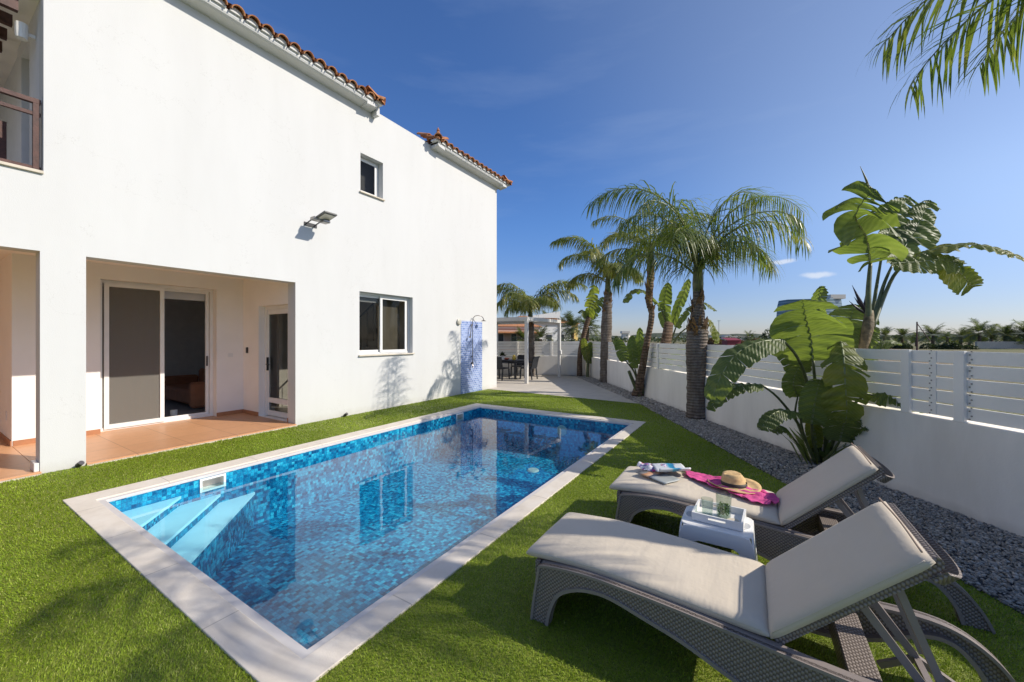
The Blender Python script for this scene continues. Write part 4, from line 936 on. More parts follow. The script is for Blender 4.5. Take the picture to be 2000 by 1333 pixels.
def palm(name, label, base, trunk, shaft_z, fronds, seed, group, mat='palm', tmat='trunk', shaft_r=.09, boots=True, ll=.5, w=.03, nl=62):
    base = Vector(base); t = thing(name, label, 'palm tree', base, 0, group); rr = random.Random(seed)
    pts = [Vector(p)-base for p, r in trunk]; rad = [r for p, r in trunk]
    # resample with uneven rings
    P2_, R2_ = [], []; n = 44
    for i in range(n+1):
        s = i/n*(len(pts)-1); k = min(len(pts)-2, int(s)); q = s-k; q2 = q
        a = pts[max(k-1, 0)]; c = pts[min(k+2, len(pts)-1)]
        p = pts[k].lerp(pts[k+1], q)+((pts[k+1]-a)-(c-pts[k]))*.5*q*(1-q)*.25
        P2_.append(p); R2_.append((rad[k]*(1-q)+rad[k+1]*q)*(1+.05*math.sin(i*2.2)+rr.uniform(-.03, .03)))
    b = MB(); b.tube(P2_, R2_, 16); tr = b.build('trunk', M[tmat], t, smooth=True)
    top = pts[-1]; tr_ = rad[-1]
    if boots:
        b = MB()
        for i in range(34):
            a = rr.uniform(0, 6.28); k = rr.uniform(.62, .98); j = min(n-1, int(k*n)); p = P2_[j]; r0 = R2_[j]
            o_ = Vector((math.cos(a), math.sin(a), 0)); h = rr.uniform(.10, .26); lw = rr.uniform(.03, .07); tg = Vector((-o_.y, o_.x, 0))
            b.add([p+o_*r0*.9-tg*lw, p+o_*r0*.9+tg*lw, p+o_*(r0+rr.uniform(.01, .03))+tg*lw*.7+Vector((0, 0, h*.6)), p+o_*(r0+.02)-tg*lw*.7+Vector((0, 0, h*.6)), p+o_*(r0+rr.uniform(.02, .07))+Vector((0, 0, h))], [(0, 1, 2, 3), (3, 2, 4)])
        b.build('old_leaf_bases', M['brownleaf'], tr)
    b = MB(); b.tube([top-Vector((0, 0, .06)), top+Vector((0, 0, .15)), top+Vector((0, 0, .45)), top+Vector((0, 0, .72))], [tr_*1.02, shaft_r*1.15, shaft_r*.95, shaft_r*.5], 12); b.build('crownshaft', M['petiole'], t, smooth=True)
    b = MB()
    for (az, el, L, bend) in fronds:
        a = az+TH  # azimuths are given relative to the direction to the right of the view
        frond(b, top+Vector((0, 0, rr.uniform(.25, .6))), a, el, L, bend, nl, ll, w, rr, yaw=rr.uniform(-.3, .3))
    b.build('crown', [M[mat], M['rachis']], t)
    return t
def F(*a): return [(R(x), R(e), L, R(bd)) for x, e, L, bd in a]
GP = 'queen palms along the garden wall'
def tv(*a): return [(at(u, v, d), r) for u, v, d, r in a]
pa = ongr(1360, 818)
palm('queen_palm', 'large palm with a thick ringed trunk and wide arching crown, nearest the pool', pa,
     [(pa, .19), (pa+Vector((0, 0, .5)), .178), (pa+Vector((0, 0, .95)), .178), (pa+Vector((0, 0, 1.35)), .20), (pa+Vector((.02, 0, 1.75)), .195), (pa+Vector((.03, 0, 2.0)), .125), (pa+Vector((.03, 0, 2.55)), .09)], 0,
     F((178, 78, 3.1, 125), (4, 73, 3.4, 120), (164, 82, 2.9, 105), (190, 66, 2.3, 130), (13, 78, 2.9, 105), (352, 62, 2.5, 130), (205, 74, 2.4, 125), (330, 72, 2.3, 130), (228, 58, 2.0, 140), (285, 60, 1.8, 140), (95, 74, 2.1, 120), (60, 64, 2.0, 125), (130, 66, 2.1, 125), (181, 46, 2.0, 130), (2, 44, 1.9, 125), (100, 86, 1.5, 20)), 11, GP, ll=.68, w=.022, nl=66)
pb = ongr(1182, 748)
palm('queen_palm', 'mid sized palm with a pale ragged trunk behind the curved trunk palm', pb,
     [(pb, .20), (pb+Vector((.02, 0, 1.2)), .19), (pb+Vector((.05, .0, 2.1)), .20), (pb+Vector((.08, 0, 2.8)), .16), (pb+Vector((.10, 0, 3.3)), .11)], 0,
     F((186, 76, 2.9, 115), (172, 80, 2.8, 105), (200, 62, 2.4, 125), (8, 66, 2.4, 115), (340, 72, 2.2, 120), (225, 64, 2.0, 120), (120, 74, 2.2, 100), (60, 60, 1.8, 120), (270, 45, 1.6, 120), (300, 40, 1.6, 110), (150, 45, 1.8, 120), (20, 38, 1.7, 100)), 12, GP, mat='palm2', ll=.55, w=.034, nl=78)
pc = ongr(1243, 775); dc = 10.72
palm('queen_palm', 'slim palm with a twisting pale trunk rising out of the broad leaved clump', pc,
     tv((1243, 775, dc, .14), (1254, 723, 10.35, .095), (1262, 676, 10.1, .08), (1270, 638, 10.1, .072), (1273, 612, 10.1, .072), (1267, 590, 10.1, .078), (1269, 560, 10.15, .095), (1271, 530, 10.2, .09)), 0,
     F((182, 66, 2.0, 110), (200, 50, 1.7, 120), (150, 60, 1.7, 120), (340, 66, 1.9, 110), (5, 55, 1.8, 120), (90, 75, 1.8, 110), (250, 60, 1.6, 130), (300, 40, 1.5, 110), (170, 35, 1.5, 95)), 13, GP, mat='palm2', tmat='trunk2', ll=.42, w=.026, nl=54)
pe = ongr(1036, 734)
palm('queen_palm', 'palm with a full spreading crown behind the pergola', pe,
     [(pe, .19), (pe+Vector((0, 0, 1.2)), .18), (pe+Vector((0, 0, 2.0)), .17), (pe+Vector((0, 0, 2.35)), .11)], 0,
     F((182, 62, 2.3, 105), (164, 72, 2.1, 100), (200, 48, 2.0, 115), (2, 60, 2.9, 95), (345, 54, 2.4, 105), (18, 64, 2.6, 95), (90, 70, 2.0, 110), (260, 50, 1.9, 125), (300, 42, 1.8, 110), (130, 46, 1.9, 110), (215, 62, 1.9, 125), (30, 46, 2.0, 110)), 14, GP, mat='palm2', ll=.6, w=.038, nl=76)
ph = Vector((2.72, 3.74, 0))
palm('queen_palm', 'palm whose leaf tips hang into the top right corner above the loungers', ph,
     [(ph, .15), (ph+Vector((0, 0, 1.5)), .13), (ph+Vector((.0, 0, 2.6)), .13), (ph+Vector((0, 0, 3.35)), .10)], 0,
     F((118, 52, 2.35, 100), (88, 46, 2.3, 100), (100, 50, 2.5, 105), (150, 60, 2.0, 120), (205, 60, 1.7, 120), (250, 55, 1.8, 130), (60, 60, 2.0, 125), (20, 60, 2.0, 130), (330, 60, 2.0, 125), (178, 74, 1.9, 120)), 15, GP, ll=.62, w=.021, nl=60)

def leafpath(pts, n=24):
    out_ = []; m = len(pts)-1
    for i in range(n+1):
        s = i/n*m; k = min(m-1, int(s)); q = s-k
        p0 = pts[max(k-1, 0)]; p1 = pts[k]; p2 = pts[k+1]; p3 = pts[min(k+2, m)]
        out_.append(.5*((2*p1)+(p2-p0)*q+(2*p0-5*p1+4*p2-p3)*q*q+(3*p1-p0-3*p2+p3)*q**3))
    return out_
def blade(b, mids, up, W_, fold, tear, rr, ribw=.012, tipw=.15, droop=.25):
    """a broad leaf: strips on both sides of a midrib, torn apart at random places"""
    n = 26; P = leafpath(mids, n); up = Vector(up).normalized()
    fr = []
    for i in range(n+1):
        T = (P[min(i+1, n)]-P[max(i-1, 0)]).normalized(); S_ = T.cross(up)
        if S_.length < .05: S_ = T.cross(Vector((.3, .2, .9)))
        S_.normalize(); fr.append((T, S_, S_.cross(T)))
    prof = lambda s: W_*max(.02, (math.sin(math.pi*min(1, (s*.93+.05)))**.42)*(1-tipw*s))*(1 if s < .9 else max(.12, math.cos((s-.9)*14)))
    m = 5
    for sg in (-1, 1):
        cuts = [0]
        while cuts[-1] < n: cuts.append(min(n, cuts[-1]+rr.choice([1, 1, 2, 2, 3, 5, 6] if tear > .5 else [4, 5, 7, 9])))
        for a, c in zip(cuts, cuts[1:]):
            if c <= a: continue
            xr = rr.uniform(-.75, .85)*tear; sh = rr.uniform(-.22, .22)*tear*.5; cut = 1-rr.random()**2*.45*tear; rows = []
            sub = max(2, (c-a)*2)
            for i in range(sub+1):
                s = a+(c-a)*i/sub; k = min(n-1, int(s)); q = s-k; p = P[k].lerp(P[k+1], q); T = fr[k][0].lerp(fr[k+1][0], q); S_ = fr[k][1].lerp(fr[k+1][1], q); U_ = fr[k][2].lerp(fr[k+1][2], q)
                w_ = prof(s/n)*cut; edge = abs(i/sub-.5)*2
                row = []
                for j in range(m+1):
                    v = j/m; taper = (1-.20*tear*edge**2*v) if c-a < n*.7 else 1
                    d = S_*sg*math.cos(fold*(1-v*.3))+U_*math.sin(fold*(1-v*.3))
                    pos = p+d*w_*v*(taper*.5+.5)+T*w_*v*(.16+sh)+T*((.5-i/sub)*(c-a)/n*W_*.55*tear*v*v)
                    pos += Vector((0, 0, -1))*w_*v*v*(droop+max(0, xr)*.5)+U_*w_*v*v*xr*.45+U_*.012*math.sin(s*2.4+j)
                    row.append(pos)
                rows.append((row, s/n))
            vs = [p for r_, _ in rows for p in r_]; uv = [(sg*j/m, s_) for r_, s_ in rows for j in range(m+1)]
            fs = [(i*(m+1)+j, i*(m+1)+j+1, (i+1)*(m+1)+j+1, (i+1)*(m+1)+j) for i in range(len(rows)-1) for j in range(m)]
            b.add(vs, fs, uv)
    b.m = 1; b.tube([p-fr[i][2]*ribw*.3 for i, p in enumerate(P)], [ribw*(1-.8*i/n) for i in range(n+1)], 6); b.m = 0
def bigplant(name, label, cat, base, leaves, stems, seed, extra=None, group=None):
    base = Vector(base); t = thing(name, label, cat, base, 0, group); rr = random.Random(seed)
    for st in stems:
        b = MB(); P = leafpath([p for p, r in st[0]], 14); rs = [r for p, r in st[0]]
        b.tube([p-base for p in P], [np.interp(i/14*(len(rs)-1), range(len(rs)), rs) for i in range(15)], 12); b.build('stem', M[st[1]], t, smooth=True)
    for (pet, mids, up, W_, fold, tear, mat, pr) in leaves:
        b = MB(); blade(b, [p-base for p in mids], up, W_, fold, tear, rr)
        lf = b.build('leaf', [M[mat], M['midrib']], t, smooth=True)
        if pet:
            b = MB(); P = leafpath([p-base for p in pet], 12); b.tube(P, [pr*(1.25-.6*i/12) for i in range(13)], 8); b.build('leaf_stalk', M['petiole'], lf, smooth=True)
    return t
A4 = lambda l: [at(*q) for q in l]
CAMN = -VV
# the big clump behind the far lounger
lv = [
 # tall stem crown: petiole, blade midrib, up vector, width, fold, tear
 (A4([(1697, 650, 4.8), (1696, 575, 4.85), (1700, 515, 4.92)]), A4([(1700, 515, 4.92), (1693, 465, 4.8), (1672, 425, 4.62), (1690, 388, 4.5), (1712, 372, 4.45)]), (-.1, -1, .15), .46, .12, 1.1, 'strel', .03),
 (A4([(1702, 640, 4.8), (1725, 560, 5.1), (1742, 520, 5.15)]), A4([(1742, 520, 5.15), (1775, 470, 5.3), (1800, 425, 5.4), (1815, 392, 5.5)]), (.3, -1, .3), .30, .3, 1., 'strel', .022),
 (A4([(1704, 640, 4.8), (1745, 540, 5.1), (1790, 500, 5.0)]), A4([(1790, 500, 5.0), (1845, 482, 4.9), (1905, 478, 4.8), (1960, 490, 4.7), (2010, 512, 4.6)]), (.0, -.5, 1), .20, .1, 1.2, 'strel_y', .022),
 (None, A4([(1740, 515, 4.95), (1790, 512, 4.9), (1840, 508, 4.85), (1880, 520, 4.85)]), (0, -.9, .5), .19, .1, .6, 'strel', .02),
 (None, A4([(1838, 505, 4.95), (1865, 525, 4.9), (1890, 548, 4.9), (1900, 562, 4.9)]), (.1, -1, .4), .22, .05, .35, 'strel_y', .02),
 (A4([(1700, 640, 5.1), (1712, 560, 5.2), (1722, 500, 5.3)]), A4([(1722, 500, 5.3), (1735, 455, 5.4), (1752, 415, 5.5), (1775, 385, 5.6)]), (.3, -1, .1), .32, .2, .9, 'strel', .02),
 # lower clump
 (A4([(1600, 895, 5.0), (1595, 790, 4.9), (1588, 705, 4.8)]), A4([(1588, 705, 4.8), (1584, 660, 4.75), (1574, 620, 4.65), (1568, 585, 4.55)]), (-.2, -1, .25), .46, .05, .5, 'strel', .022),
 (None, A4([(1592, 640, 5.0), (1596, 610, 5.0), (1600, 580, 5.05), (1603, 560, 5.1)]), (-.9, -.6, .1), .16, .1, .2, 'strel', .02),
 (A4([(1625, 890, 4.95), (1632, 780, 5.0), (1640, 695, 5.1)]), A4([(1640, 695, 5.2), (1650, 655, 5.2), (1662, 620, 5.25), (1668, 595, 5.3)]), (-.2, -1, .2), .34, .05, .35, 'strel', .022),
 (A4([(1612, 890, 4.9), (1618, 790, 4.75), (1632, 690, 4.6), (1643, 668, 4.5)]), A4([(1643, 668, 4.5), (1648, 700, 4.3), (1651, 750, 4.25), (1654, 800, 4.3), (1652, 826, 4.35)]), (.0, -1, .25), .25, -.15, 1., 'strel_y', .02),
 (A4([(1600, 900, 4.9), (1588, 860, 4.75), (1585, 828, 4.6)]), A4([(1585, 828, 4.6), (1590, 795, 4.55), (1597, 760, 4.5), (1603, 742, 4.5)]), (.1, -1, .1), .18, .1, .1, 'strel', .018),
 (A4([(1590, 895, 5.0), (1555, 820, 5.0), (1558, 775, 4.95)]), A4([(1558, 775, 4.95), (1550, 755, 4.9), (1552, 735, 4.9), (1562, 715, 4.9)]), (-.2, -1, 0), .14, .1, .1, 'strel', .014),
 (A4([(1610, 900, 4.8), (1628, 880, 4.7), (1640, 862, 4.6)]), A4([(1640, 862, 4.6), (1645, 842, 4.55), (1650, 822, 4.5), (1655, 806, 4.5)]), (.1, -1, .1), .22, .08, .15, 'strel', .018),
 (A4([(1590, 900, 4.9), (1570, 850, 4.75), (1562, 808, 4.55)]), A4([(1562, 808, 4.55), (1530, 802, 4.4), (1505, 812, 4.3), (1485, 840, 4.25)]), (.1, -.4, 1), .13, -.1, .5, 'strel', .016),
 (A4([(1590, 895, 4.95), (1578, 760, 4.8), (1558, 700, 4.65), (1528, 664, 4.5)]), A4([(1528, 664, 4.5), (1485, 668, 4.4), (1440, 690, 4.35), (1408, 735, 4.3), (1388, 785, 4.3)]), (.2, -.5, 1), .20, -.15, .45, 'strel', .02),
 (A4([(1585, 885, 4.95), (1560, 830, 4.85), (1520, 778, 4.75), (1487, 752, 4.7)]), A4([(1487, 752, 4.7), (1450, 752, 4.6), (1415, 768, 4.6), (1382, 800, 4.6)]), (.2, -.4, 1), .13, -.1, .45, 'strel', .016),
 (A4([(1620, 880, 4.8), (1650, 810, 4.6), (1685, 775, 4.4)]), A4([(1685, 775, 4.4), (1730, 768, 4.2), (1775, 778, 4.05), (1818, 806, 3.9)]), (-.1, -.5, 1), .17, -.2, .8, 'strel', .018),
 (A4([(1635, 860, 4.8), (1668, 760, 4.6), (1690, 700, 4.5)]), A4([(1690, 700, 4.5), (1708, 680, 4.4), (1728, 668, 4.3), (1748, 674, 4.2)]), (-.1, -.6, 1), .17, -.1, .5, 'strel', .016),
 (None, A4([(1640, 880, 4.8), (1665, 850, 4.55), (1688, 835, 4.4), (1700, 838, 4.35)]), (-.1, -.5, 1), .08, -.1, .6, 'strel', .014),
 (A4([(1622, 900, 4.85), (1640, 800, 4.8), (1662, 720, 4.8)]), A4([(1662, 720, 4.8), (1672, 690, 4.8), (1686, 660, 4.8), (1694, 640, 4.85)]), (-.1, -1, .2), .22, .05, .6, 'strel', .018),
 (A4([(1615, 900, 5.15), (1600, 800, 5.2), (1570, 730, 5.2)]), A4([(1570, 730, 5.2), (1560, 700, 5.2), (1548, 670, 5.2), (1545, 645, 5.2)]), (.2, -1, .1), .24, .1, .5, 'strel', .018),
 (A4([(1625, 900, 5.0), (1640, 850, 4.95), (1660, 800, 4.9)]), A4([(1660, 800, 4.9), (1672, 775, 4.85), (1684, 755, 4.8), (1690, 735, 4.8)]), (.1, -1, .1), .17, .08, .3, 'strel', .016),
 (A4([(1600, 900, 5.0), (1602, 840, 5.0), (1612, 800, 4.95)]), A4([(1612, 800, 4.95), (1620, 775, 4.9), (1625, 750, 4.9), (1626, 725, 4.9)]), (.1, -1, .1), .17, .08, .2, 'strel_y', .016),
 (A4([(1580, 900, 4.95), (1560, 870, 4.9), (1545, 850, 4.85)]), A4([(1545, 850, 4.85), (1535, 838, 4.8), (1522, 835, 4.75), (1510, 845, 4.7)]), (.1, -.6, 1), .09, -.1, .6, 'strel', .012),
 (None, A4([(1595, 875, 4.85), (1592, 850, 4.8), (1588, 830, 4.8), (1584, 812, 4.8)]), (.1, -1, .1), .10, .1, .2, 'strel_y', .012),
 (None, A4([(1632, 870, 4.85), (1638, 850, 4.8), (1640, 832, 4.8), (1640, 815, 4.8)]), (.1, -1, .1), .09, .1, .6, 'brownleaf', .012),
 (None, A4([(1600, 830, 4.9), (1604, 810, 4.88), (1600, 790, 4.85), (1590, 780, 4.85)]), (.1, -1, .1), .07, .1, .9, 'brownleaf', .01),
 (None, A4([(1650, 845, 4.85), (1662, 855, 4.8), (1668, 870, 4.8), (1666, 885, 4.8)]), (.1, -1, .1), .07, -.1, .9, 'brownleaf', .01),
 (A4([(1605, 900, 5.1), (1608, 820, 5.2), (1612, 760, 5.3)]), A4([(1612, 760, 5.3), (1616, 720, 5.3), (1625, 690, 5.35), (1640, 665, 5.4)]), (-.2, -1, .2), .25, .1, .3, 'strel', .018),
]
pf = ongr(1612, 908)
sf_ = bigplant('bird_of_paradise_tree', 'big clump of torn paddle leaves with one tall stem, between the lounger and the fence', 'plant', pf, lv,
   [([(at(1640, 900, 4.9), .07), (at(1664, 780, 4.8), .055), (at(1686, 680, 4.78), .05), (at(1695, 640, 4.8), .06), (at(1698, 608, 4.85), .04)], 'node'),
    ([(at(1600, 908, 5.0), .05), (at(1602, 860, 5.0), .04), (at(1606, 800, 5.0), .025)], 'petiole'), ([(at(1628, 908, 5.05), .055), (at(1630, 850, 5.05), .04), (at(1628, 780, 5.05), .028)], 'trunk2')], 21)
b = MB(); b.tube([at(1706, 395, 4.9)-pf, at(1692, 352, 4.9)-pf, at(1680, 325, 4.9)-pf], [.016, .012, .002], 8); b.build('rolled_leaf', M['petiole'], sf_)
b = MB()
for (a, m_, c, r) in (((1692, 612), (1680, 590), (1664, 557), .022), ((1692, 614), (1676, 604), (1658, 588), .016), ((1694, 612), (1688, 595), (1690, 578), .012), ((1690, 608), (1676, 592), (1668, 580), .01)):
    b.tube(A4([(*a, 4.95), (*m_, 4.93), (*c, 4.92)]) and [p-pf for p in A4([(*a, 4.95), (*m_, 4.93), (*c, 4.92)])], [r*.8, r, .001], 8)
b.build('flower', M['spath'], sf_, smooth=True)
# low shoots at the foot
b = MB(); rr = random.Random(8)
for i in range(90):
    a = rr.uniform(0, 6.28); rd = rr.uniform(0, .28); h = rr.uniform(.15, .5); p = Vector((math.cos(a)*rd, math.sin(a)*rd, 0)); d = Vector((math.cos(a)*.5, math.sin(a)*.5, 1)).normalized(); s_ = Vector((-d.y, d.x, 0)).normalized()*rr.uniform(.012, .035)
    b.add([p-s_*.4, p+s_*.4, p+d*h*.6+s_, p+d*h*.6-s_, p+d*h+Vector((math.cos(a), math.sin(a), -.6))*.06], [(0, 1, 2, 3), (3, 2, 4)])
b.build('young_shoots', M['strel'], sf_)
# the clump behind the big palm
D = 10.9
lv = [
 (A4([(1300, 690, D), (1302, 640, D), (1290, 600, D)]), A4([(1290, 600, D), (1265, 572, D-.2), (1238, 566, D-.4), (1218, 592, D-.5)]), (.0, -.4, 1), .22, -.2, 1., 'strel', .03),
 (A4([(1303, 680, D), (1303, 640, D)]), A4([(1303, 640, D), (1298, 605, D), (1300, 575, D), (1306, 552, D)]), (-.2, -1, .1), .22, .15, .5, 'strel', .03),
 (A4([(1308, 670, D), (1314, 635, D)]), A4([(1314, 635, D), (1325, 600, D), (1337, 570, D), (1346, 545, D)]), (-.4, -1, .1), .18, .2, .4, 'strel', .03),
 (A4([(1306, 680, D+.2), (1320, 640, D+.2)]), A4([(1320, 640, D+.2), (1345, 605, D+.1), (1375, 592, D), (1400, 608, D)]), (0, -.5, 1), .24, -.1, .9, 'strel', .03),
 (A4([(1304, 690, D-.1), (1330, 650, D-.2), (1365, 628, D-.3)]), A4([(1365, 628, D-.3), (1385, 625, D-.4), (1397, 645, D-.4), (1402, 672, D-.4)]), (.4, -.5, .8), .20, -.2, .6, 'strel_y', .02),
 (A4([(1250, 770, D-.3), (1240, 730, D-.4), (1222, 705, D-.5)]), A4([(1222, 705, D-.5), (1216, 690, D-.5), (1210, 672, D-.5), (1200, 662, D-.5)]), (.3, -1, .1), .18, .1, .3, 'strel', .025),
 (A4([(1252, 770, D-.3), (1240, 720, D-.3)]), A4([(1240, 720, D-.3), (1236, 698, D-.3), (1234, 675, D-.3), (1236, 655, D-.3)]), (.2, -1, 0), .16, .1, .15, 'strel', .025),
 (A4([(1256, 770, D-.3), (1252, 712, D-.3)]), A4([(1252, 712, D-.3), (1252, 690, D-.3), (1250, 665, D-.3), (1250, 640, D-.3)]), (-.1, -1, 0), .14, .1, .15, 'strel', .025),
 (A4([(1292, 768, 10.25), (1290, 725, 10.1)]), A4([(1290, 725, 10.1), (1286, 708, 10.1), (1282, 690, 10.1), (1284, 670, 10.1)]), (-.1, -1, 0), .15, .1, .2, 'strel', .025),
 (A4([(1296, 768, 10.2), (1302, 720, 9.9)]), A4([(1302, 720, 9.9), (1312, 700, 9.7), (1326, 686, 9.3), (1342, 676, 8.9)]), (-.3, -1, .5), .16, .1, .2, 'strel', .025),
 (A4([(1298, 768, 10.2), (1312, 728, 9.7)]), A4([(1312, 728, 9.7), (1326, 712, 9.3), (1346, 700, 8.8), (1372, 690, 8.2)]), (-.2, -.8, .8), .15, -.1, .6, 'strel', .025),
 (None, A4([(1345, 700, 8.8), (1356, 692, 8.6), (1368, 692, 8.4), (1378, 702, 8.2)]), (0, -.5, 1), .1, -.3, .6, 'strel', .02),
]
pg_ = ongr(1275, 776)
bigplant('bird_of_paradise_tree', 'leafy clump with a thick fibrous stem around the twisting palm trunk', 'plant', pg_, lv,
  [([(at(1254, 775, 10.7), .08), (at(1278, 722, 10.45), .11), (at(1298, 680, 10.15), .14), (at(1306, 634, 10.5), .12)], 'trunk2'), ([(at(1288, 772, 10.35), .05), (at(1304, 738, 9.95), .035)], 'petiole'), ([(at(1250, 778, 10.6), .06), (at(1228, 725, 10.5), .04)], 'petiole')], 22)
# slim plants near the far corner
D = 16.2
lv = [(None, A4([(1150, 622, D), (1152, 600, D), (1158, 580, D), (1160, 556, D)]), (-.2, -1, 0), .42, .1, .9, 'strel_y', .03), (None, A4([(1148, 622, D), (1142, 612, D), (1136, 606, D), (1130, 612, D)]), (0, -.5, 1), .2, -.1, .8, 'strel', .02),
      (None, A4([(1152, 622, D), (1162, 605, D), (1172, 590, D), (1178, 580, D)]), (.3, -1, 0), .25, .1, .8, 'strel', .02)]
bigplant('bird_of_paradise_tree', 'slim leaning plant with one tattered fan of leaves at the far wall corner', 'plant', ongr(1132, 736), lv, [([(ongr(1132, 736), .12), (at(1133, 690, D), .10), (at(1140, 655, D), .10), (at(1150, 620, D), .11)], 'trunk2')], 23)
D = 16.0
lv = [(A4([(1147, 737, D), (1148, 705, D)]), A4([(1148, 705, D), (1145, 690, D), (1142, 675, D), (1140, 660, D)]), (0, -1, 0), .2, .1, .2, 'strel_y', .03), (A4([(1147, 737, D), (1151, 705, D)]), A4([(1151, 705, D), (1158, 690, D), (1166, 676, D), (1176, 668, D)]), (0, -1, .3), .2, .1, .2, 'strel', .03),
      (None, A4([(1150, 710, D), (1152, 695, D), (1153, 680, D), (1153, 668, D)]), (0, -1, 0), .2, .1, .2, 'strel', .03)]
bigplant('young_banana_plant', 'small bright young plant right of the slim leaning plant', 'plant', ongr(1147, 738), lv, [([(ongr(1147, 738), .07), (at(1148, 710, D), .05)], 'petiole')], 24)

# ------------------------------------------------------------ sun loungers
def smooth_curve(pts, n):
    """points along a Catmull-Rom curve through 2D points"""
    P = leafpath([Vector((x, 0, z)) for x, z in pts], n); return [(p.x, p.z) for p in P]
def cushion(b, path, hw, th, wr, seed, corner=.02):
    """upholstered pad along a profile path (x, z of its underside), half width hw, thickness th"""
    n = len(path)-1; K = []; m = 14
    # cross section round the pad: top across, then underside
    for i in range(m+1): y = -1+2*i/m; K.append((y, 1))
    for i in range(m+1): y = 1-2*i/m; K.append((y, 0))
    rings = []
    for i, (x, z) in enumerate(path):
        t = Vector((path[min(i+1, n)][0]-path[max(i-1, 0)][0], 0, path[min(i+1, n)][1]-path[max(i-1, 0)][1])).normalized(); nn = Vector((-t.z, 0, t.x))
        endf = min(i, n-i); e = (1 if endf > 1 else (.9 if endf == 1 else .62))
        row = []
        for (y, s) in K:
            ed = max(0, abs(y)-.90)/.10; yy = y*hw
            h = th*e*(1-.28*ed**2.2) if s else th*(1-e)*.35+th*.1*ed**2
            q = Vector((x, yy, z))+nn*h
            if s: q += nn*(mnoise.noise(Vector((x*3+seed, yy*4, 0)))*.006*wr+mnoise.noise(Vector((x*11+seed, yy*2.2+3, 1)))*.0035*wr)*(1-ed)
            row.append(q)
        rings.append(row)
    k = len(K); vs = [q for r_ in rings for q in r_]
    b.add(vs, [(i*k+j, (i+1)*k+j, (i+1)*k+(j+1) % k, i*k+(j+1) % k) for i in range(n) for j in range(k)]+[tuple(range(k)), tuple(n*k+j for j in range(k))[::-1]])
def lounger(loc, label):
    t = thing('sun_lounger', label, 'sun lounger', loc, 0, 'taupe wicker sun loungers with cream cushions')
    top = smooth_curve([(-1.03, .315), (-.98, .335), (-.75, .358), (-.5, .352), (-.25, .338), (0, .318), (.25, .297), (.5, .285), (.68, .288), (.80, .262), (.90, .195), (.975, .10), (1.02, .0)], 60)
    bot = smooth_curve([(-.965, .0), (-.945, .09), (-.90, .185), (-.81, .245), (-.70, .272), (-.60, .268), (-.46, .235), (-.28, .19), (-.08, .115), (.12, .06), (.34, .058), (.52, .11), (.68, .195), (.77, .195), (.83, .14), (.87, .07), (.89, .0)], 60)
    leg_top = smooth_curve([(-1.075, .0), (-1.07, .05), (-1.055, .16), (-1.035, .27), (-1.03, .315)], 8)
    T_ = leg_top[:-1]+top
    # pair up both outlines by arc length
    def resamp(P, n):
        d = [0]
        for a, c in zip(P, P[1:]): d.append(d[-1]+math.hypot(c[0]-a[0], c[1]-a[1]))
        return [(float(np.interp(d[-1]*i/n, d, [p[0] for p in P])), float(np.interp(d[-1]*i/n, d, [p[1] for p in P]))) for i in range(n+1)]
    # pair by x where the rail is roughly horizontal
    A = []; B = []
    N = 70
    tx = [p[0] for p in T_]; tz = [p[1] for p in T_]
    def pt(P, s):  # arc param
        return P
    TA = resamp(T_, 400); BA = resamp(bot, 400)
    # piecewise matching: foot, rail, rear foot
    def seg(P, f): 
        i = min(range(len(P)), key=lambda k: f(P[k])); return i
    i1 = seg(TA, lambda p: abs(p[0]+1.0)+(0 if p[1] > .3 else 9)); j1 = seg(BA, lambda p: abs(p[0]+.86)+abs(p[1]-.22))
    i2 = seg(TA, lambda p: abs(p[0]-.74)+(0 if p[1] > .2 else 9)); j2 = seg(BA, lambda p: abs(p[0]-.72)+(0 if p[1] > .15 else 9))
    for (a0, a1, c0, c1, k) in ((0, i1, 0, j1, 14), (i1, i2, j1, j2, 44), (i2, 400, j2, 400, 16)):
        for i in range(k):
            A.append(TA[int(round(a0+(a1-a0)*i/k))]); B.append(BA[int(round(c0+(c1-c0)*i/k))])
    A.append(TA[400]); B.append(BA[400])
    for sy in (-1, 1):
        y0, y1 = (-.335, -.318) if sy < 0 else (.318, .335)
        b = MB(); b.strip(A, B, y0, y1, lambda p, q: (p[0], q, p[1])); rail = b.build('side_frame', M['rattan'], t, fixn=True)
        # smooth lips along both edges, folded inwards
        b = MB(); ya, yb = (-.343, -.285) if sy < 0 else (.285, .343)
        nl = lambda P, k: None
        def lip(P, inward, w):
            In = []
            for i, p in enumerate(P):
                q0 = P[max(0, i-1)]; q1 = P[min(len(P)-1, i+1)]; tx_, tz_ = q1[0]-q0[0], q1[1]-q0[1]; l = math.hypot(tx_, tz_) or 1
                In.append((p[0]+tz_/l*w*inward, p[1]-tx_/l*w*inward))
            return In
        b.strip(A, lip(A, 1, .014), ya, yb, lambda p, q: (p[0], q, p[1])); b.build('top_lip', M['taupe'], rail, fixn=True)
        b = MB(); b.strip(B, lip(B, -1, .018), ya, yb, lambda p, q: (p[0], q, p[1])); b.build('arch_lip', M['taupe'], rail, fixn=True)
    # end and cross members
    b = MB(); b.grid(1, 6, lambda u, v: (-1.072+.045*v, -.317+.634*u, .02+.30*v), uv=False); b.box((-1.055, -.317, .24), (-1.03, .317, .33)); b.build('end_panel', M['rattan'], t)
    b = MB(); b.box((.33, -.317, .20), (.44, .317, .235), bev=.006); b.box((.33, -.317, .12), (.35, .317, .2)); b.build('cross_beam', M['rattan'], t)
    b = MB()
    sl_ = smooth_curve([(-1.02, .33), (-.75, .352), (-.5, .346), (-.25, .333), (.05, .312)], 20); lo = [(x, z-.022) for x, z in sl_]
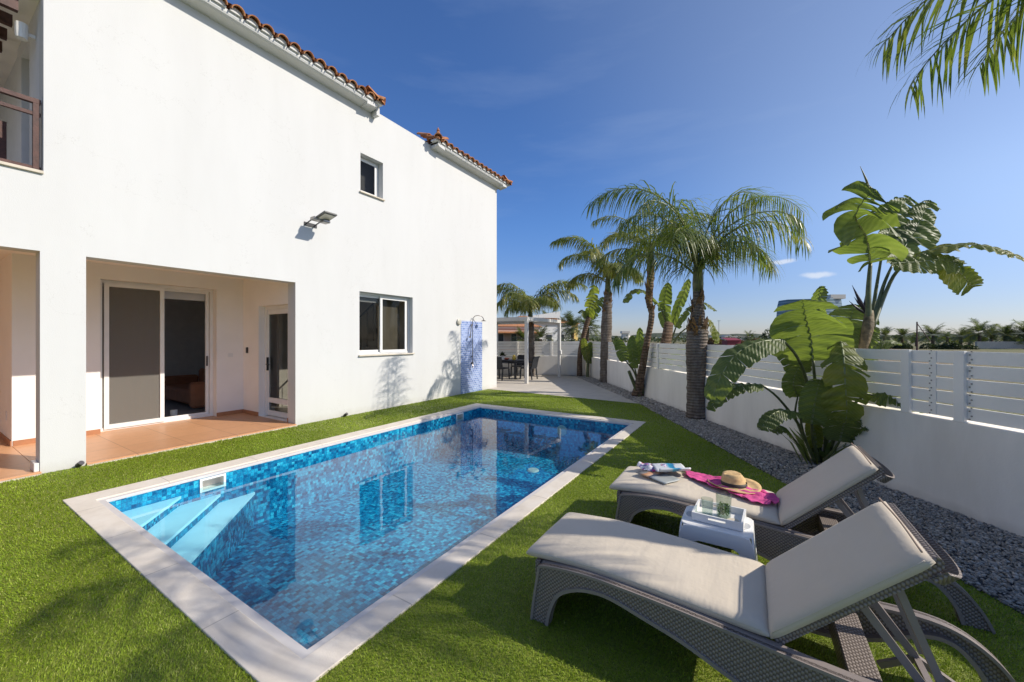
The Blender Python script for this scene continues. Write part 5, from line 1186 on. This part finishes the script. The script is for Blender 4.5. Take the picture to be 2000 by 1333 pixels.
    b.strip(sl_, lo, -.30, .30, lambda p, q: (p[0], q, p[1])); b.build('seat_frame', M['taupe'], t, fixn=True)
    # cushions: seat and raised back
    path = smooth_curve([(-1.125, .325), (-.95, .342), (-.75, .354), (-.5, .348), (-.25, .335), (.06, .318)], 34)
    b = MB(); cushion(b, path, .297, .046, 1., loc[0]*7); sc_ = b.build('seat_cushion', M['cushion'], t, smooth=True, fixn=True)
    for y in (-.296, .296):
        b = MB(); b.tube([(x, y, z+.027) for x, z in path[2:-1]], .0028, 6); b.build('seam', M['cushion'], sc_, smooth=True)
    h0 = Vector((.075, 0, .315)); ang = R(44); u_ = Vector((math.cos(ang), 0, math.sin(ang))); n_ = Vector((-u_.z, 0, u_.x))
    L = .68
    path = [(h0.x+u_.x*L*i/24, h0.z+u_.z*L*i/24) for i in range(25)]
    b = MB(); cushion(b, path, .297, .050, .35, 5+loc[1]); bc_ = b.build('back_cushion', M['cushion'], t, smooth=True, fixn=True)
    for y in (-.296, .296):
        b = MB(); b.tube([h0+u_*(.02+.64*i/12)+n_*.030+Vector((0, y, 0)) for i in range(13)], .0028, 6); b.build('seam', M['cushion'], bc_, smooth=True)
    b = MB(); e = h0+u_*(L-.004)+n_*.05; pts = [e+Vector((0, y, 0))+u_*.004*math.cos(y*9) for y in np.linspace(-.28, .28, 14)]; b.tube(pts, .004, 6); e2 = e-n_*.045; b.tube([e2+Vector((0, y, 0)) for y in np.linspace(-.28, .28, 8)], .004, 6); b.build('piping', M['piping'], t, smooth=True)
    # back frame
    fr_p = [(0, -.032), (.50, -.032), (.655, -.030), (.695, -.014), (.70, .012)]
    P3 = [(h0.x+u_.x*a+n_.x*c, h0.z+u_.z*a+n_.z*c) for a, c in smooth_curve(fr_p, 24)]; P4 = [(h0.x+u_.x*a+n_.x*c, h0.z+u_.z*a+n_.z*c) for a, c in smooth_curve([(x+ (.0 if i < 3 else -.02), c+(.028 if i < 3 else .008)) for i, (x, c) in enumerate(fr_p)], 24)]
    b = MB(); b.strip(P3, P4, -.275, .275, lambda p, q: (p[0], q, p[1])); bf = b.build('back_frame', M['rattan'], t, fixn=True)
    # curved handle behind the head end
    b = MB(); hp = []
    for i in range(17):
        y = -.29+.58*i/16; k = 1-(2*i/16-1)**2
        hp.append(h0+u_*(.655+.03*k**.6)-n_*(.035+.085*k**.55)+Vector((0, y, 0)))
    vs = []
    for i, p in enumerate(hp): vs += [p-u_*.028-n_*.006, p+u_*.028-n_*.006, p+u_*.028+n_*.006, p-u_*.028+n_*.006]
    b.add(vs, [(i*4+j, i*4+(j+1) % 4, (i+1)*4+(j+1) % 4, (i+1)*4+j) for i in range(16) for j in range(4)]+[(0, 1, 2, 3), (67, 66, 65, 64)]); b.build('head_handle', M['rattan'], bf, fixn=True, smooth=False)
    # folding prop
    for y in (-.17, .17):
        b = MB(); p0 = h0+u_*.36-n_*.035+Vector((0, y, 0)); p1 = Vector((.62, y*.9, .17)); p2 = Vector((.76, y*.75, .10))
        b.bar(p0, p1, .022, .03); b.bar(p1, p2, .022, .028); b.build('prop_arm', M['taupe'], t)
        b = MB(); b.bar(h0+u_*.52-n_*.036+Vector((0, y, 0)), p1+Vector((.02, 0, .03)), .02, .026); b.bar(p1, Vector((.50, y, .075)), .02, .026); b.build('prop_stay', M['taupe'], t)
    b = MB(); b.bar((.76, -.15, .10), (.76, .15, .10), .03, .02); b.bar((.62, -.19, .17), (.62, .19, .17), .024, .02); b.build('prop_bar', M['taupe'], t)
    b = MB(); b.bar((.10, -.31, .285), (.10, .31, .285), .03); b.build('hinge_bar', M['taupe'], t)
    return t
lounger((0, 2.27, .004), 'taupe wicker lounger with a bare cream cushion, nearest the camera')
lounger((.10, 3.50, .004), 'taupe wicker lounger carrying the pink cloth, hat and magazines')

# ------------------------------------------------------------ plastic side table and the things on it
tb = thing('side_table', 'white plastic side table standing between the two loungers', 'table', (-.20, 2.90, .004))
W2, D2_ = .205, .165; ZT = .395
def side_panel(b, hw, f):
    out_ = [(-hw-.035, 0), (-hw-.02, .15), (-hw-.004, .33), (-hw+.02, .385)]+[(x, .39) for x in np.linspace(-hw+.05, hw-.05, 9)]+[(hw-.02, .385), (hw+.004, .33), (hw+.02, .15), (hw+.035, 0)]
    inn = [(-hw+.035, 0), (-hw+.045, .15), (-hw+.055, .24), (-hw+.08, .29)]+[(x, .305) for x in np.linspace(-hw+.11, hw-.11, 9)]+[(hw-.08, .29), (hw-.055, .24), (hw-.045, .15), (hw-.035, 0)]
    b.strip(out_, inn, 0, .012, f)
b = MB(); 
for s in (-1, 1):
    side_panel(b, W2, lambda p, q, s=s: (p[0], s*(D2_-q+(.39-p[1])*.075), p[1]))
    side_panel(b, D2_, lambda p, q, s=s: (s*(W2-q+(.39-p[1])*.075), p[0], p[1]))
b.build('leg_frame', M['cup'], tb, fixn=True, bevel=.003)
b = MB()
n = 40; outl = []
for i in range(n):
    a = 2*math.pi*i/n; c, s_ = math.cos(a), math.sin(a); e = .28
    outl.append((W2*math.copysign(abs(c)**e, c), D2_*math.copysign(abs(s_)**e, s_)))
b.prism(outl, lambda p, q: (p[0], p[1], q), .380, ZT)
b.build('tabletop', M['cup'], tb, bevel=.005)
for s in (-1, 1):
    b = MB(); b.lathe([(.034, 0), (.040, .004), (.044, .0), (.044, -.004)], (s*(W2-.045), 0, 0), 20)
    b.v = [((x-s*(W2-.045))*.8+s*(W2-.045), y*1.35, z+ZT+.001) for x, y, z in b.v]; b.build('grip_rim', M['cup'], tb, smooth=True, fixn=True)
    b = MB(); b.lathe([(0, 0), (.034, 0), (.034, -.002)], (s*(W2-.045), 0, 0), 20); b.v = [((x-s*(W2-.045))*.8+s*(W2-.045), y*1.35, z+ZT+.002) for x, y, z in b.v]; b.build('grip_shade_disc', plain('table grip painted shade', (.42, .43, .44), .5, .05), tb, fixn=True)  # flat grey disc on the top; the hollow's shade is only its colour
TZ = ZT+.0075
tr_ = thing('serving_tray', 'white wooden tray on the plastic side table', 'tray', (-.19, 2.93, TZ), R(-3))
b = MB(); b.box((-.135, -.115, 0), (.135, .115, .008)); b.build('tray_base', M['iron_w'], tr_)
for s in (-1, 1):
    b = MB(); holed_wall(b, lambda u, z, d, s=s: (u, s*(.127-d), z), -.147, .147, 0, .05, [(-.05, .05, .022, .036)], .012); b.build('tray_side', M['iron_w'], tr_, fixn=True)
    b = MB(); b.box((s*.141-.006, -.1145, .0), (s*.141+.006, .1145, .05)); b.build('tray_side', M['iron_w'], tr_)
def vessel(b, r0, r1, h, th=.0035):
    b.lathe([(0, 0), (r0, 0), (r1, h), (r1-th, h), (r0-th, .008), (0, .008)], (0, 0, 0), 28)
b = MB(); vessel(b, .032, .038, .105); o = b.build('glass_tumbler', M['cglass'], smooth=False, fixn=True); o.location = (-.262, 2.93, TZ+.0085); tag(o, 'empty clear glass tumbler at the left end of the white tray', 'glass')
jt = thing('jug_of_mint', 'clear glass jar full of green mint leaves on the white tray', 'jar', (-.165, 2.945, TZ+.0085))
b = MB(); vessel(b, .042, .048, .155); b.build('jar', M['cglass'], jt, fixn=True)
b = MB(); rr = random.Random(4)
for i in range(230):
    a = rr.uniform(0, 6.28); r_ = .038*math.sqrt(rr.random()); p = Vector((r_*math.cos(a), r_*math.sin(a), rr.uniform(.014, .085))); d = Vector((rr.gauss(0, 1), rr.gauss(0, 1), rr.gauss(0, 1))).normalized()*.013; s_ = d.cross(Vector((rr.gauss(0, 1), rr.gauss(0, 1), 1))).normalized()*.007
    q = p+d
    if math.hypot(q.x, q.y) > .041: d = -d
    b.add([p, p+d*.5+s_, p+d, p+d*.5-s_], [(0, 1, 2, 3)])
b.build('mint', M['mint'], jt)
b = MB(); b.lathe([(0, 0), (.034, 0), (.036, .003), (.034, .006), (0, .006)], (0, 0, 0), 24); o = b.build('coaster', M['sill'], fixn=True); o.location = (-.108, 2.905, TZ+.0085); tag(o, 'round pale coaster beside the jar of mint on the tray', 'coaster')

# ------------------------------------------------------------ hat, cloth, magazines on the far lounger
CZ = .352+.052+.006
def cz(x):  # top of the far seat cushion at world x
    return float(np.interp(x-.10, [-1.125, -.95, -.75, -.5, -.25, .06], [.325, .342, .354, .348, .335, .318]))+.0625
ht = thing('straw_hat', 'straw hat with a dark ribbon lying on the pink cloth', 'hat', (-.13, 3.62, cz(-.13)+.02), R(20))
b = MB(); n = 40; prof = [(.0, .094), (.03, .092), (.058, .096), (.074, .088), (.082, .06), (.088, .0), (.12, -.004), (.155, .0), (.178, .009), (.178, .005), (.155, -.004), (.12, -.008), (.086, -.005)]
b.lathe(prof, (0, 0, 0), n)
nv = []
for x, y, z in b.v:
    r_ = math.hypot(x, y); 
    if z > .05: z -= .028*math.exp(-((y/.022)**2))*(1 if r_ < .06 else .35)*(1+x*3); x *= 1-.22*max(0, x/.08)*(1 if z > .05 else 0); y *= (1-.35*max(0, x/.08))
    if r_ > .11: z += .012*math.sin(2*math.atan2(y, x)+.6)*(r_-.11)/.07
    nv.append((x*1.08, y, z))
b.v = nv; b.build('hat_body', M['straw'], ht, smooth=True, fixn=True)
b = MB(); b.lathe([(.0895, .003), (.0868, .028), (.084, .0285), (.086, .003)], (0, 0, 0), n); b.v = [(x*1.08, y, z) for x, y, z in b.v]; b.build('ribbon', M['band'], ht, smooth=True)
def cloth(name, outline, mat, label, cat, amp, zoff, seed, nu=70, nv=26, fr=1.):
    """outline: two world-space edges (lists of x, y); draped in ripples along the seat"""
    A_, B_ = outline; b = MB()
    def f(u, v):
        a = np.array([np.interp(u*(len(A_)-1), range(len(A_)), [q[k] for q in A_]) for k in (0, 1)]); c = np.array([np.interp(u*(len(B_)-1), range(len(B_)), [q[k] for q in B_]) for k in (0, 1)])
        p = a*(1-v)+c*v; n1 = mnoise.noise(Vector((p[0]*5+seed, p[1]*16*fr, 0))); n2 = mnoise.noise(Vector((p[0]*14+seed, p[1]*30*fr, 4)))
        z = cz(p[0])+zoff+amp*(abs(n1)*1.6+abs(n2)*.8)
        return (p[0]+.012*n2, p[1]+.012*n1, z)
    b.grid(nu, nv, f, uv=False); o = b.build(name, mat, smooth=True); s_ = o.modifiers.new('thickness', 'SOLIDIFY'); s_.thickness = .002; s_.offset = 1
    tag(o, label, cat); return o
cloth('beach_cloth', ([(-.48, 3.62), (-.30, 3.50), (-.12, 3.43), (.0, 3.36), (.10, 3.38), (.17, 3.47)], [(-.52, 3.92-.14), (-.34, 3.76), (-.2, 3.74), (-.05, 3.72), (.06, 3.66), (.17, 3.56)]), M['towel'], 'crumpled pink cloth across the far lounger, under the straw hat', 'cloth', .024, .004, 1)
cloth('scarf', ([(-.90, 3.60), (-.80, 3.56), (-.70, 3.58), (-.60, 3.64)], [(-.88, 3.66), (-.80, 3.74), (-.70, 3.78), (-.58, 3.76)]), M['sarong'], 'patterned pink and white scarf bunched at the foot end of the far lounger', 'scarf', .05, .004, 7, 40, 24, .7)
def m_page(name, stops):
    k = NM(name); k.b.inputs['Roughness'].default_value = .35
    g = k.n('UVMap'); s_ = k.n('SeparateXYZ'); k.l(g.outputs[0], s_.inputs[0]); v = k.math('ADD', s_.outputs[0], k.math('MULTIPLY', k.math('SUBTRACT', k.noise(14, 4), .5), .35))
    k.l(k.ramp(v, stops), k.b.inputs['Base Color']); return k.m
pg1 = m_page('printed magazine page with blue picture', [(0, (.62, .63, .64)), (.42, (.50, .54, .58)), (.5, (.03, .30, .46)), (.66, (.02, .16, .34)), (.72, (.55, .57, .6)), (1, (.7, .7, .7))])
pg2 = m_page('printed magazine page with orange picture', [(0, (.08, .08, .08)), (.12, (.25, .24, .22)), (.25, (.62, .28, .10)), (.36, (.66, .42, .26)), (.44, (.10, .11, .13)), (.6, (.34, .36, .36)), (1, (.38, .40, .38))])
mg = thing('magazine', 'open magazine with a curled page and a blue picture', 'magazine', (-.60, 3.62, cz(-.6)+.02))
O = Vector((-.60, 3.62, cz(-.6)+.02)); b = MB(); 
ex = Vector((.80, .60, 0)).normalized(); ey = Vector((-.45, .89, 0)).normalized()
def pgf(u, v):  # curled half
    a = u*.20; p = O+ex*(v-.5)*.28; 
    r_ = .022; th = min(math.pi*1.1, u*math.pi*1.25)
    return p-O+ey*(.10*u+r_*math.sin(th)*1.2)*-1+Vector((0, 0, .012+r_*(1-math.cos(th))))
b.grid(16, 14, lambda u, v: pgf(v, u)); b.build('page', pg1, mg, smooth=True).modifiers.new('t', 'SOLIDIFY').thickness = .004
b = MB(); b.grid(14, 12, lambda u, v: ex*(u-.5)*.28+ey*(.17*v)+Vector((0, 0, .010+.014*math.sin(v*2.4)+.004*math.sin(u*5)))); b.build('page', pg1, mg, smooth=True).modifiers.new('t', 'SOLIDIFY').thickness = .004
mg2 = thing('magazine', 'flat magazine with an orange picture under the open one', 'magazine', (-.70, 3.50, cz(-.7)+.004), R(-28))
b = MB(); b.grid(12, 8, lambda u, v: (-.14+.30*u, -.10+.2*v, .004+.003*math.sin(u*4)+.002*math.sin(v*7))); b.build('cover_page', pg2, mg2, smooth=True).modifiers.new('t', 'SOLIDIFY').thickness = .005

# ------------------------------------------------------------ beyond the fence
def fanpalm(name, label, cat, base, h, cr, seed, group, trunk_r=.22, nfr=34, L=1.9, detail=14, droopy=0.):
    t = thing(name, label, cat, base, 0, group); rr = random.Random(seed)
    b = MB(); b.tube([(0, 0, -.3), (0, 0, h*.5), (.05, 0, h)], [trunk_r*1.2, trunk_r, trunk_r*.9], 8); b.build('trunk', M['trunk2'], t, smooth=True)
    b = MB()
    for i in range(nfr):
        az = rr.uniform(0, 6.28); e = rr.uniform(-.5, 1.45); Lr = cr*rr.uniform(.8, 1.1); p = Vector((.05, 0, h)); N = 5; pts = []
        for k in range(N+1):
            pts.append(p.copy()); ee = e-(k/N)*(1.0+droopy); p = p+Vector((math.cos(az)*math.cos(ee), math.sin(az)*math.cos(ee), math.sin(ee)))*Lr/N
        for k in range(detail):
            s = .15+.85*k/detail; q = s*N; j = min(N-1, int(q)); P_ = pts[j].lerp(pts[j+1], q-j); T = (pts[j+1]-pts[j]).normalized(); S_ = T.cross(Vector((0, 0, 1))).normalized()
            for sg in (-1, 1):
                l = .34*cr*(1.1-.5*s); d = (T*.8+S_*sg+Vector((0, 0, rr.uniform(-.15, .5)))).normalized(); wv = T*.045*cr/2*2.2
                b.add([P_-wv*.5, P_+wv*.5, P_+d*l+Vector((0, 0, -.12*l))], [(0, 1, 2)])
    b.build('crown', M['datepalm'], t); return t
GD = 'date palms along the field beyond the fence'
row = [(1728, 640, 70, .9), (1762, 642, 74, .85), (1790, 650, 84, .6), (1822, 636, 66, 1.), (1850, 648, 80, .7), (1876, 640, 70, .95), (1893, 642, 75, .8), (1913, 628, 64, 1.1), (1936, 636, 68, 1.0), (1963, 634, 64, 1.1), (2002, 630, 62, 1.1)]
labs = ['leftmost date palm of the row, beside the tall stem of the big leaved clump', 'second date palm left of the leaning utility pole', 'small brownish date palm just left of the utility pole', 'date palm just right of the utility pole strut', 'small dry date palm between two larger ones right of the pole', 'date palm at the left of the dense trio', 'date palm in the middle of the dense trio', 'tallest date palm of the row', 'date palm close behind the tallest one on its right', 'wide date palm standing alone near the right edge', 'date palm cut by the right edge of the view']
for i, ((u, v, d, sc), lb) in enumerate(zip(row, labs)):
    p = ongr(u, 662+CAMH*757/d); H_ = CAMH+d*(662-v)/757; fanpalm('date_palm', lb, 'palm tree', p, max(1., H_-1.7*sc), 2.5*sc, 40+i, GD)
for i, (u, v, d, sc, lb) in enumerate(((1147, 612, 45, 1.0, 'dark palm behind the slim leaning plant at the far corner'), (1118, 612, 50, 1.15, 'date palm rising beside the yellow house'), (1095, 620, 58, 1.0, 'date palm left of the yellow house'), (1068, 608, 60, 1.1, 'date palm above the white house roof'), (1055, 640, 48, .9, 'palm in front of the white house'), (1020, 642, 47, .8, 'small palm in front of the pinkish house'))):
    p = ongr(u, 662+CAMH*757/d); H_ = CAMH+d*(662-v)/757; fanpalm('date_palm', lb, 'palm tree', p, max(1., H_-1.6*sc), 2.2*sc, 60+i, 'palms around the far houses', L=2.)
p_ = ongr(1462, 662+CAMH*757/150); fanpalm('date_palm', 'tiny distant palm above the fence between the big palm and the glass tower', 'palm tree', p_, 2.2, 3.2, 77, None)
# pole
up_ = ongr(1791, 662+CAMH*757/55); po = thing('utility_pole', 'thin wooden utility pole with a slanting strut beyond the fence', 'pole', up_)
b = MB(); b.tube([(0, 0, -.2), (0, 0, 4.0)], [.10, .08], 8); b.build('pole', M['wood'], po); b = MB(); q = RR*1.9; b.tube([(0, 0, 3.8), (q.x, q.y, 1.2)], [.05, .05], 6); b.build('strut', M['wood'], po)
# hedges and walls in the field
def hedge(name, label, p, q, h, w, n, seed, mat='bush', leaf=.16):
    rr = random.Random(seed); p = Vector(p); q = Vector(q); b = MB(); d = (q-p); s_ = Vector((-d.y, d.x, 0)).normalized()
    lumps = [(p+d*rr.random()+s_*rr.uniform(-w/2, w/2), rr.uniform(.5, 1.)) for _ in range(max(6, int(d.length/ (w*.7))))]
    for _ in range(n):
        c, k = rr.choice(lumps); a = rr.uniform(0, 6.28); e = math.asin(rr.uniform(-.2, 1)); r_ = h*k*rr.uniform(.75, 1.05); o_ = Vector((math.cos(a)*math.cos(e)*w*.6, math.sin(a)*math.cos(e)*w*.6, abs(math.sin(e))*r_)); P_ = c+o_
        dd = Vector((rr.gauss(0, 1), rr.gauss(0, 1), rr.gauss(0, 1))).normalized()*leaf*rr.uniform(.6, 1.3); s2 = dd.cross(Vector((rr.gauss(0, 1), rr.gauss(0, 1), 1))).normalized()*leaf*.5
        b.add([P_-dd, P_+s2, P_+dd, P_-s2], [(0, 1, 2, 3)])
    o = b.build(name, M[mat], off=p); o.location = p; tag(o, label, 'hedge'); return o
def gp(u, d, z=0.): 
    p = ongr(u, 662+CAMH*757/d); p.z = z; return p
hedge('hedge', 'low dark hedge under the row of date palms beyond the right fence', gp(1722, 64), gp(1905, 60), 1.25, 1.6, 5000, 1, leaf=.15)
hedge('hedge', 'dense green hedge below the yellow house', gp(1096, 36), gp(1132, 36), 1.9, 1.6, 2500, 2, leaf=.13)
hedge('hedge', 'band of tall dry reeds beyond the fence right of the big palm', gp(1375, 90), gp(1500, 85), 2.0, 2.5, 4500, 3, 'brownleaf', .25)
hedge('hedge', 'yellow green bushes beyond the fence left of the big palm', gp(1195, 60), gp(1345, 55), .9, 2.0, 3500, 4, leaf=.2)
hedge('hedge', 'brown green trees right behind the red awning', gp(1500, 120), gp(1540, 120), 4.6, 4, 2500, 5, leaf=.4)
hedge('hedge', 'dark tree mass above the pinkish house', gp(968, 62), gp(1000, 62), 5.3, 3, 3500, 6, leaf=.3)
b = MB(); b.box((-6, 0, 0), (6, .3, 1.15)); o = b.build('field_wall', M['brick_l']); o.location = gp(1990, 62); o.rotation_euler = (0, 0, TH-.1); tag(o, 'low pale wall behind the date palms at the right edge', 'wall')
b = MB(); b.box((-2.2, 0, 0), (2.2, .25, 1.0)); o = b.build('field_wall', M['cream_wall']); o.location = gp(1113, 33); o.rotation_euler = (0, 0, TH); tag(o, 'cream garden wall below the green hedge of the yellow house', 'wall')
def faraway_house(name, label, u, d, w, dep, h, mat, rot, floors, wins, roof=None, par=True):
    t = thing('far_house', label, 'house', gp(u, d), TH+rot)
    b = MB(); b.box((-w/2, 0, -.2), (w/2, dep, h)); wl_ = b.build('wall', M[mat], t)
    if par: b = MB(); b.box((-w/2-.12, -.12, h+.001), (w/2+.12, dep+.12, h+.3)); b.build('parapet', M['cream_wall'], t)
    if roof:
        b = MB(); r0 = h+.301 if par else h+.002; b.add([(-w/2-.4, -.4, r0), (w/2+.4, -.4, r0), (w/2+.4, dep+.4, r0), (-w/2-.4, dep+.4, r0), (-w/2+dep*.3, dep/2, r0+roof), (w/2-dep*.3, dep/2, r0+roof)], [(0, 1, 5, 4), (1, 2, 5), (2, 3, 4, 5), (3, 0, 4), (3, 2, 1, 0)]); b.build('roof', M['roof'], t)
    for (x, z, ww, hh) in wins:
        b = MB(); b.box((x-ww/2-.08, -.05, z-.08), (x+ww/2+.08, -.002, z+hh+.08)); f_ = b.build('window', M['cream_wall'], t); b = MB(); b.box((x-ww/2, -.07, z), (x+ww/2, -.052, z+hh)); b.build('pane', M['window_d'], f_)
    return t
h1 = faraway_house('', 'pinkish flat fronted house with a tiled roof and chimney beyond the pergola', 995, 50, 8.5, 8, 2.9, 'pink_wall', .4, 1, [(-3, .9, .7, 1.3), (-1.2, .9, .7, 1.3), (.6, .9, .7, 1.3), (2.3, .1, 1.0, 2.0)], 1.3)
b = MB(); b.box((-2.6, 2.2, 4.0), (-1.7, 3.0, 5.4)); b.box((-2.7, 2.1, 5.401), (-1.6, 3.1, 5.6)); b.build('chimney', M['cream_wall'], h1)
b = MB(); b.box((-4.3, -1.6, 2.3), (4.3, -.001, 2.5)); b.build('porch_roof', M['roof'], h1)
h2 = faraway_house('', 'white house with a sloping roof terrace seen through the pergola', 1062, 56, 9, 8, 3.6, 'stucco', .35, 2, [(-3, .6, .9, 1.6), (-1.2, .6, .9, 1.6), (.8, .6, .9, 1.6), (2.8, .6, .9, 1.6)], 1.2)
b = MB(); b.add([(-3.5, -.3, 4.6), (2.5, -.3, 4.6), (2.5, -.3, 5.6), (-3.5, 1, 4.6), (2.5, 1, 4.6), (2.5, 1, 5.6)], [(0, 1, 2), (5, 4, 3), (0, 3, 4, 1), (1, 4, 5, 2), (2, 5, 3, 0)]); b.build('gable', M['stucco'], h2)
for i in range(9): b = MB(); b.box((-4.2+i*1.05, -3.0, 0), (-4.0+i*1.05, -2.85, 1.5)); b.build('gate_post', M['stucco'], h2)
h3 = faraway_house('', 'small yellow house with a white gable right of the white one', 1105, 60, 4.6, 6, 3.9, 'yellow_wall', .45, 2, [(-.9, 2.2, .9, .9), (1., 2.2, .7, .7)], .9, par=False)
b = MB(); b.box((-2.6, -.5, 3.0), (0.2, -.001, 3.2), rot=Matrix.Rotation(R(-15), 3, 'Y')); b.build('awning', M['stucco'], h3)
# glass tower far off
tw = thing('glass_tower', 'distant blue green glass tower half hidden by the big paddle leaves', 'building', gp(1590, 420), TH)
b = MB(); n = 14; vs = []
for z, k in ((-1, 1.0), (22, .99), (38, .95), (44, .9)):
    for i in range(n): a = i/(n-1); vs.append((-32*k+64*k*a, -8*math.sin(math.pi*a), z if a < .8 or z < 44 else z+4))
    for i in range(n): a = 1-i/(n-1); vs.append((-32*k+64*k*a, 14, z if a < .8 or z < 44 else z+4))
b.add(vs, [(j*2*n+i, j*2*n+(i+1) % (2*n), (j+1)*2*n+(i+1) % (2*n), (j+1)*2*n+i) for j in range(3) for i in range(2*n)]+[tuple(3*2*n+i for i in range(2*n))]); b.build('curtain_wall', M['tower'], tw)
b = MB(); b.box((14, -5, 44.5), (30, 10, 49)); b.build('roof_box', M['cream_wall'], tw)
b = MB(); b.box((-1.3, 0, 0), (1.3, 2, 1.3)); b.add([(-1.4, -.2, 1.301), (1.4, -.2, 1.301), (1.4, 2.2, 1.8), (-1.4, 2.2, 1.8)], [(0, 1, 2, 3)]); o = b.build('red_shed', M['redmetal']); o.location = gp(1434, 75); o.rotation_euler = (0, 0, TH); tag(o, 'low dark red shed beyond the fence right of the big palm', 'shed')
b = MB(); b.box((-6, 0, 0), (6, 5, 2.6)); b.box((-6.4, -.4, 2.601), (6.4, 5.4, 3.0)); o = b.build('flat_building', M['cream_wall']); o.location = gp(1440, 190); o.rotation_euler = (0, 0, TH); tag(o, 'long low pale building on the horizon behind the dry reeds', 'building')
b = MB(); b.box((-3, 0, 0), (3, 5, 7)); b.box((-4, -1, 7.001), (4, 6, 9.5)); o = b.build('lookout_tower', M['cream_wall']); o.location = gp(1222, 400); o.rotation_euler = (0, 0, TH); tag(o, 'small pale tower on the low hill left of the broad leaved clump', 'tower')
for i, (u, hh, lb) in enumerate(((1313, 15, 'thin mast left of the thick palm trunk, farthest left of three'), (1336, 14, 'thin mast just left of the thick palm trunk'), (1404, 14, 'thin mast right of the thick palm trunk'))):
    b = MB(); b.tube([(0, 0, 0), (0, 0, hh)], .16, 6); b.box((-1.0, -.1, hh-.5), (1.0, .1, hh-.3)); o = b.build('mast', M['steel']); o.location = gp(u, 260); tag(o, lb, 'mast', 'thin masts on the horizon')
rr = random.Random(9)
for i in range(26):
    u = 1180+rr.random()*360; d = rr.uniform(300, 520); w = rr.uniform(4, 11); h = rr.uniform(3, 6.5)
    if i < 0: pass
b = MB()
for i in range(60):
    u = rr.choice([rr.uniform(1200, 1520), rr.uniform(1900, 2400), rr.uniform(300, 1000)]); d = rr.uniform(420, 800); w = rr.uniform(4, 12); h = rr.uniform(3, 6.5); p = gp(u, d); b.box((p.x-w, p.y-w, -.5), (p.x+w, p.y+w, h))
o = b.build('distant_town', M['cream_wall']); tag(o, 'scattered tiny pale buildings of a distant town on the horizon', 'town'); o['kind'] = 'stuff'
# scrub belt and hills
def belt(name, d0, h0, amp, az0, az1, mat, seed, depth, n=260):
    b = MB(); nrow = 5; vs = []
    for j in range(nrow+1):
        for i in range(n+1):
            a = az0+(az1-az0)*i/n; d = d0+depth*j/nrow; k = math.sin(math.pi*j/nrow) if j < nrow else 0
            z = (h0+amp*(mnoise.fractal(Vector((a*9+seed, j*.7, 0)), 1., 2., 5)))*k-.5
            vs.append((d*math.cos(a), d*math.sin(a), max(-.5, z)))
    b.add(vs, [(j*(n+1)+i, j*(n+1)+i+1, (j+1)*(n+1)+i+1, (j+1)*(n+1)+i) for j in range(nrow) for i in range(n)])
    return structure(b.build(name, M[mat]))
vb = math.atan2(VV.y, VV.x)
belt('hills', 1500, 14, 26, vb-.2, vb+.75, 'scrub', 3, 700); belt('hills', 2500, 26, 30, vb-1.3, vb+.2, 'scrub', 8, 900)
b = MB(); rr = random.Random(31)
for i in range(26000):
    a = vb+rr.uniform(-1.25, .9); d = 170+rr.random()**1.5*420; c = mnoise.noise(Vector((a*40, d*.02, 0)))
    if c < -.12: continue
    p = Vector((d*math.cos(a), d*math.sin(a), rr.random()*(1.6+3.2*max(0, c+.1)))); s_ = rr.uniform(.5, 1.1)*d/250
    q = Vector((rr.gauss(0, 1), rr.gauss(0, 1), rr.gauss(0, .7))).normalized()*s_; r_ = q.cross(Vector((0, 0, 1))).normalized()*s_*.7; b.add([p-q, p+r_, p+q, p-r_], [(0, 1, 2, 3)])
o = b.build('treeline', M['bush']); tag(o, 'far dark line of scrub and trees along the horizon', 'trees'); o['kind'] = 'stuff'
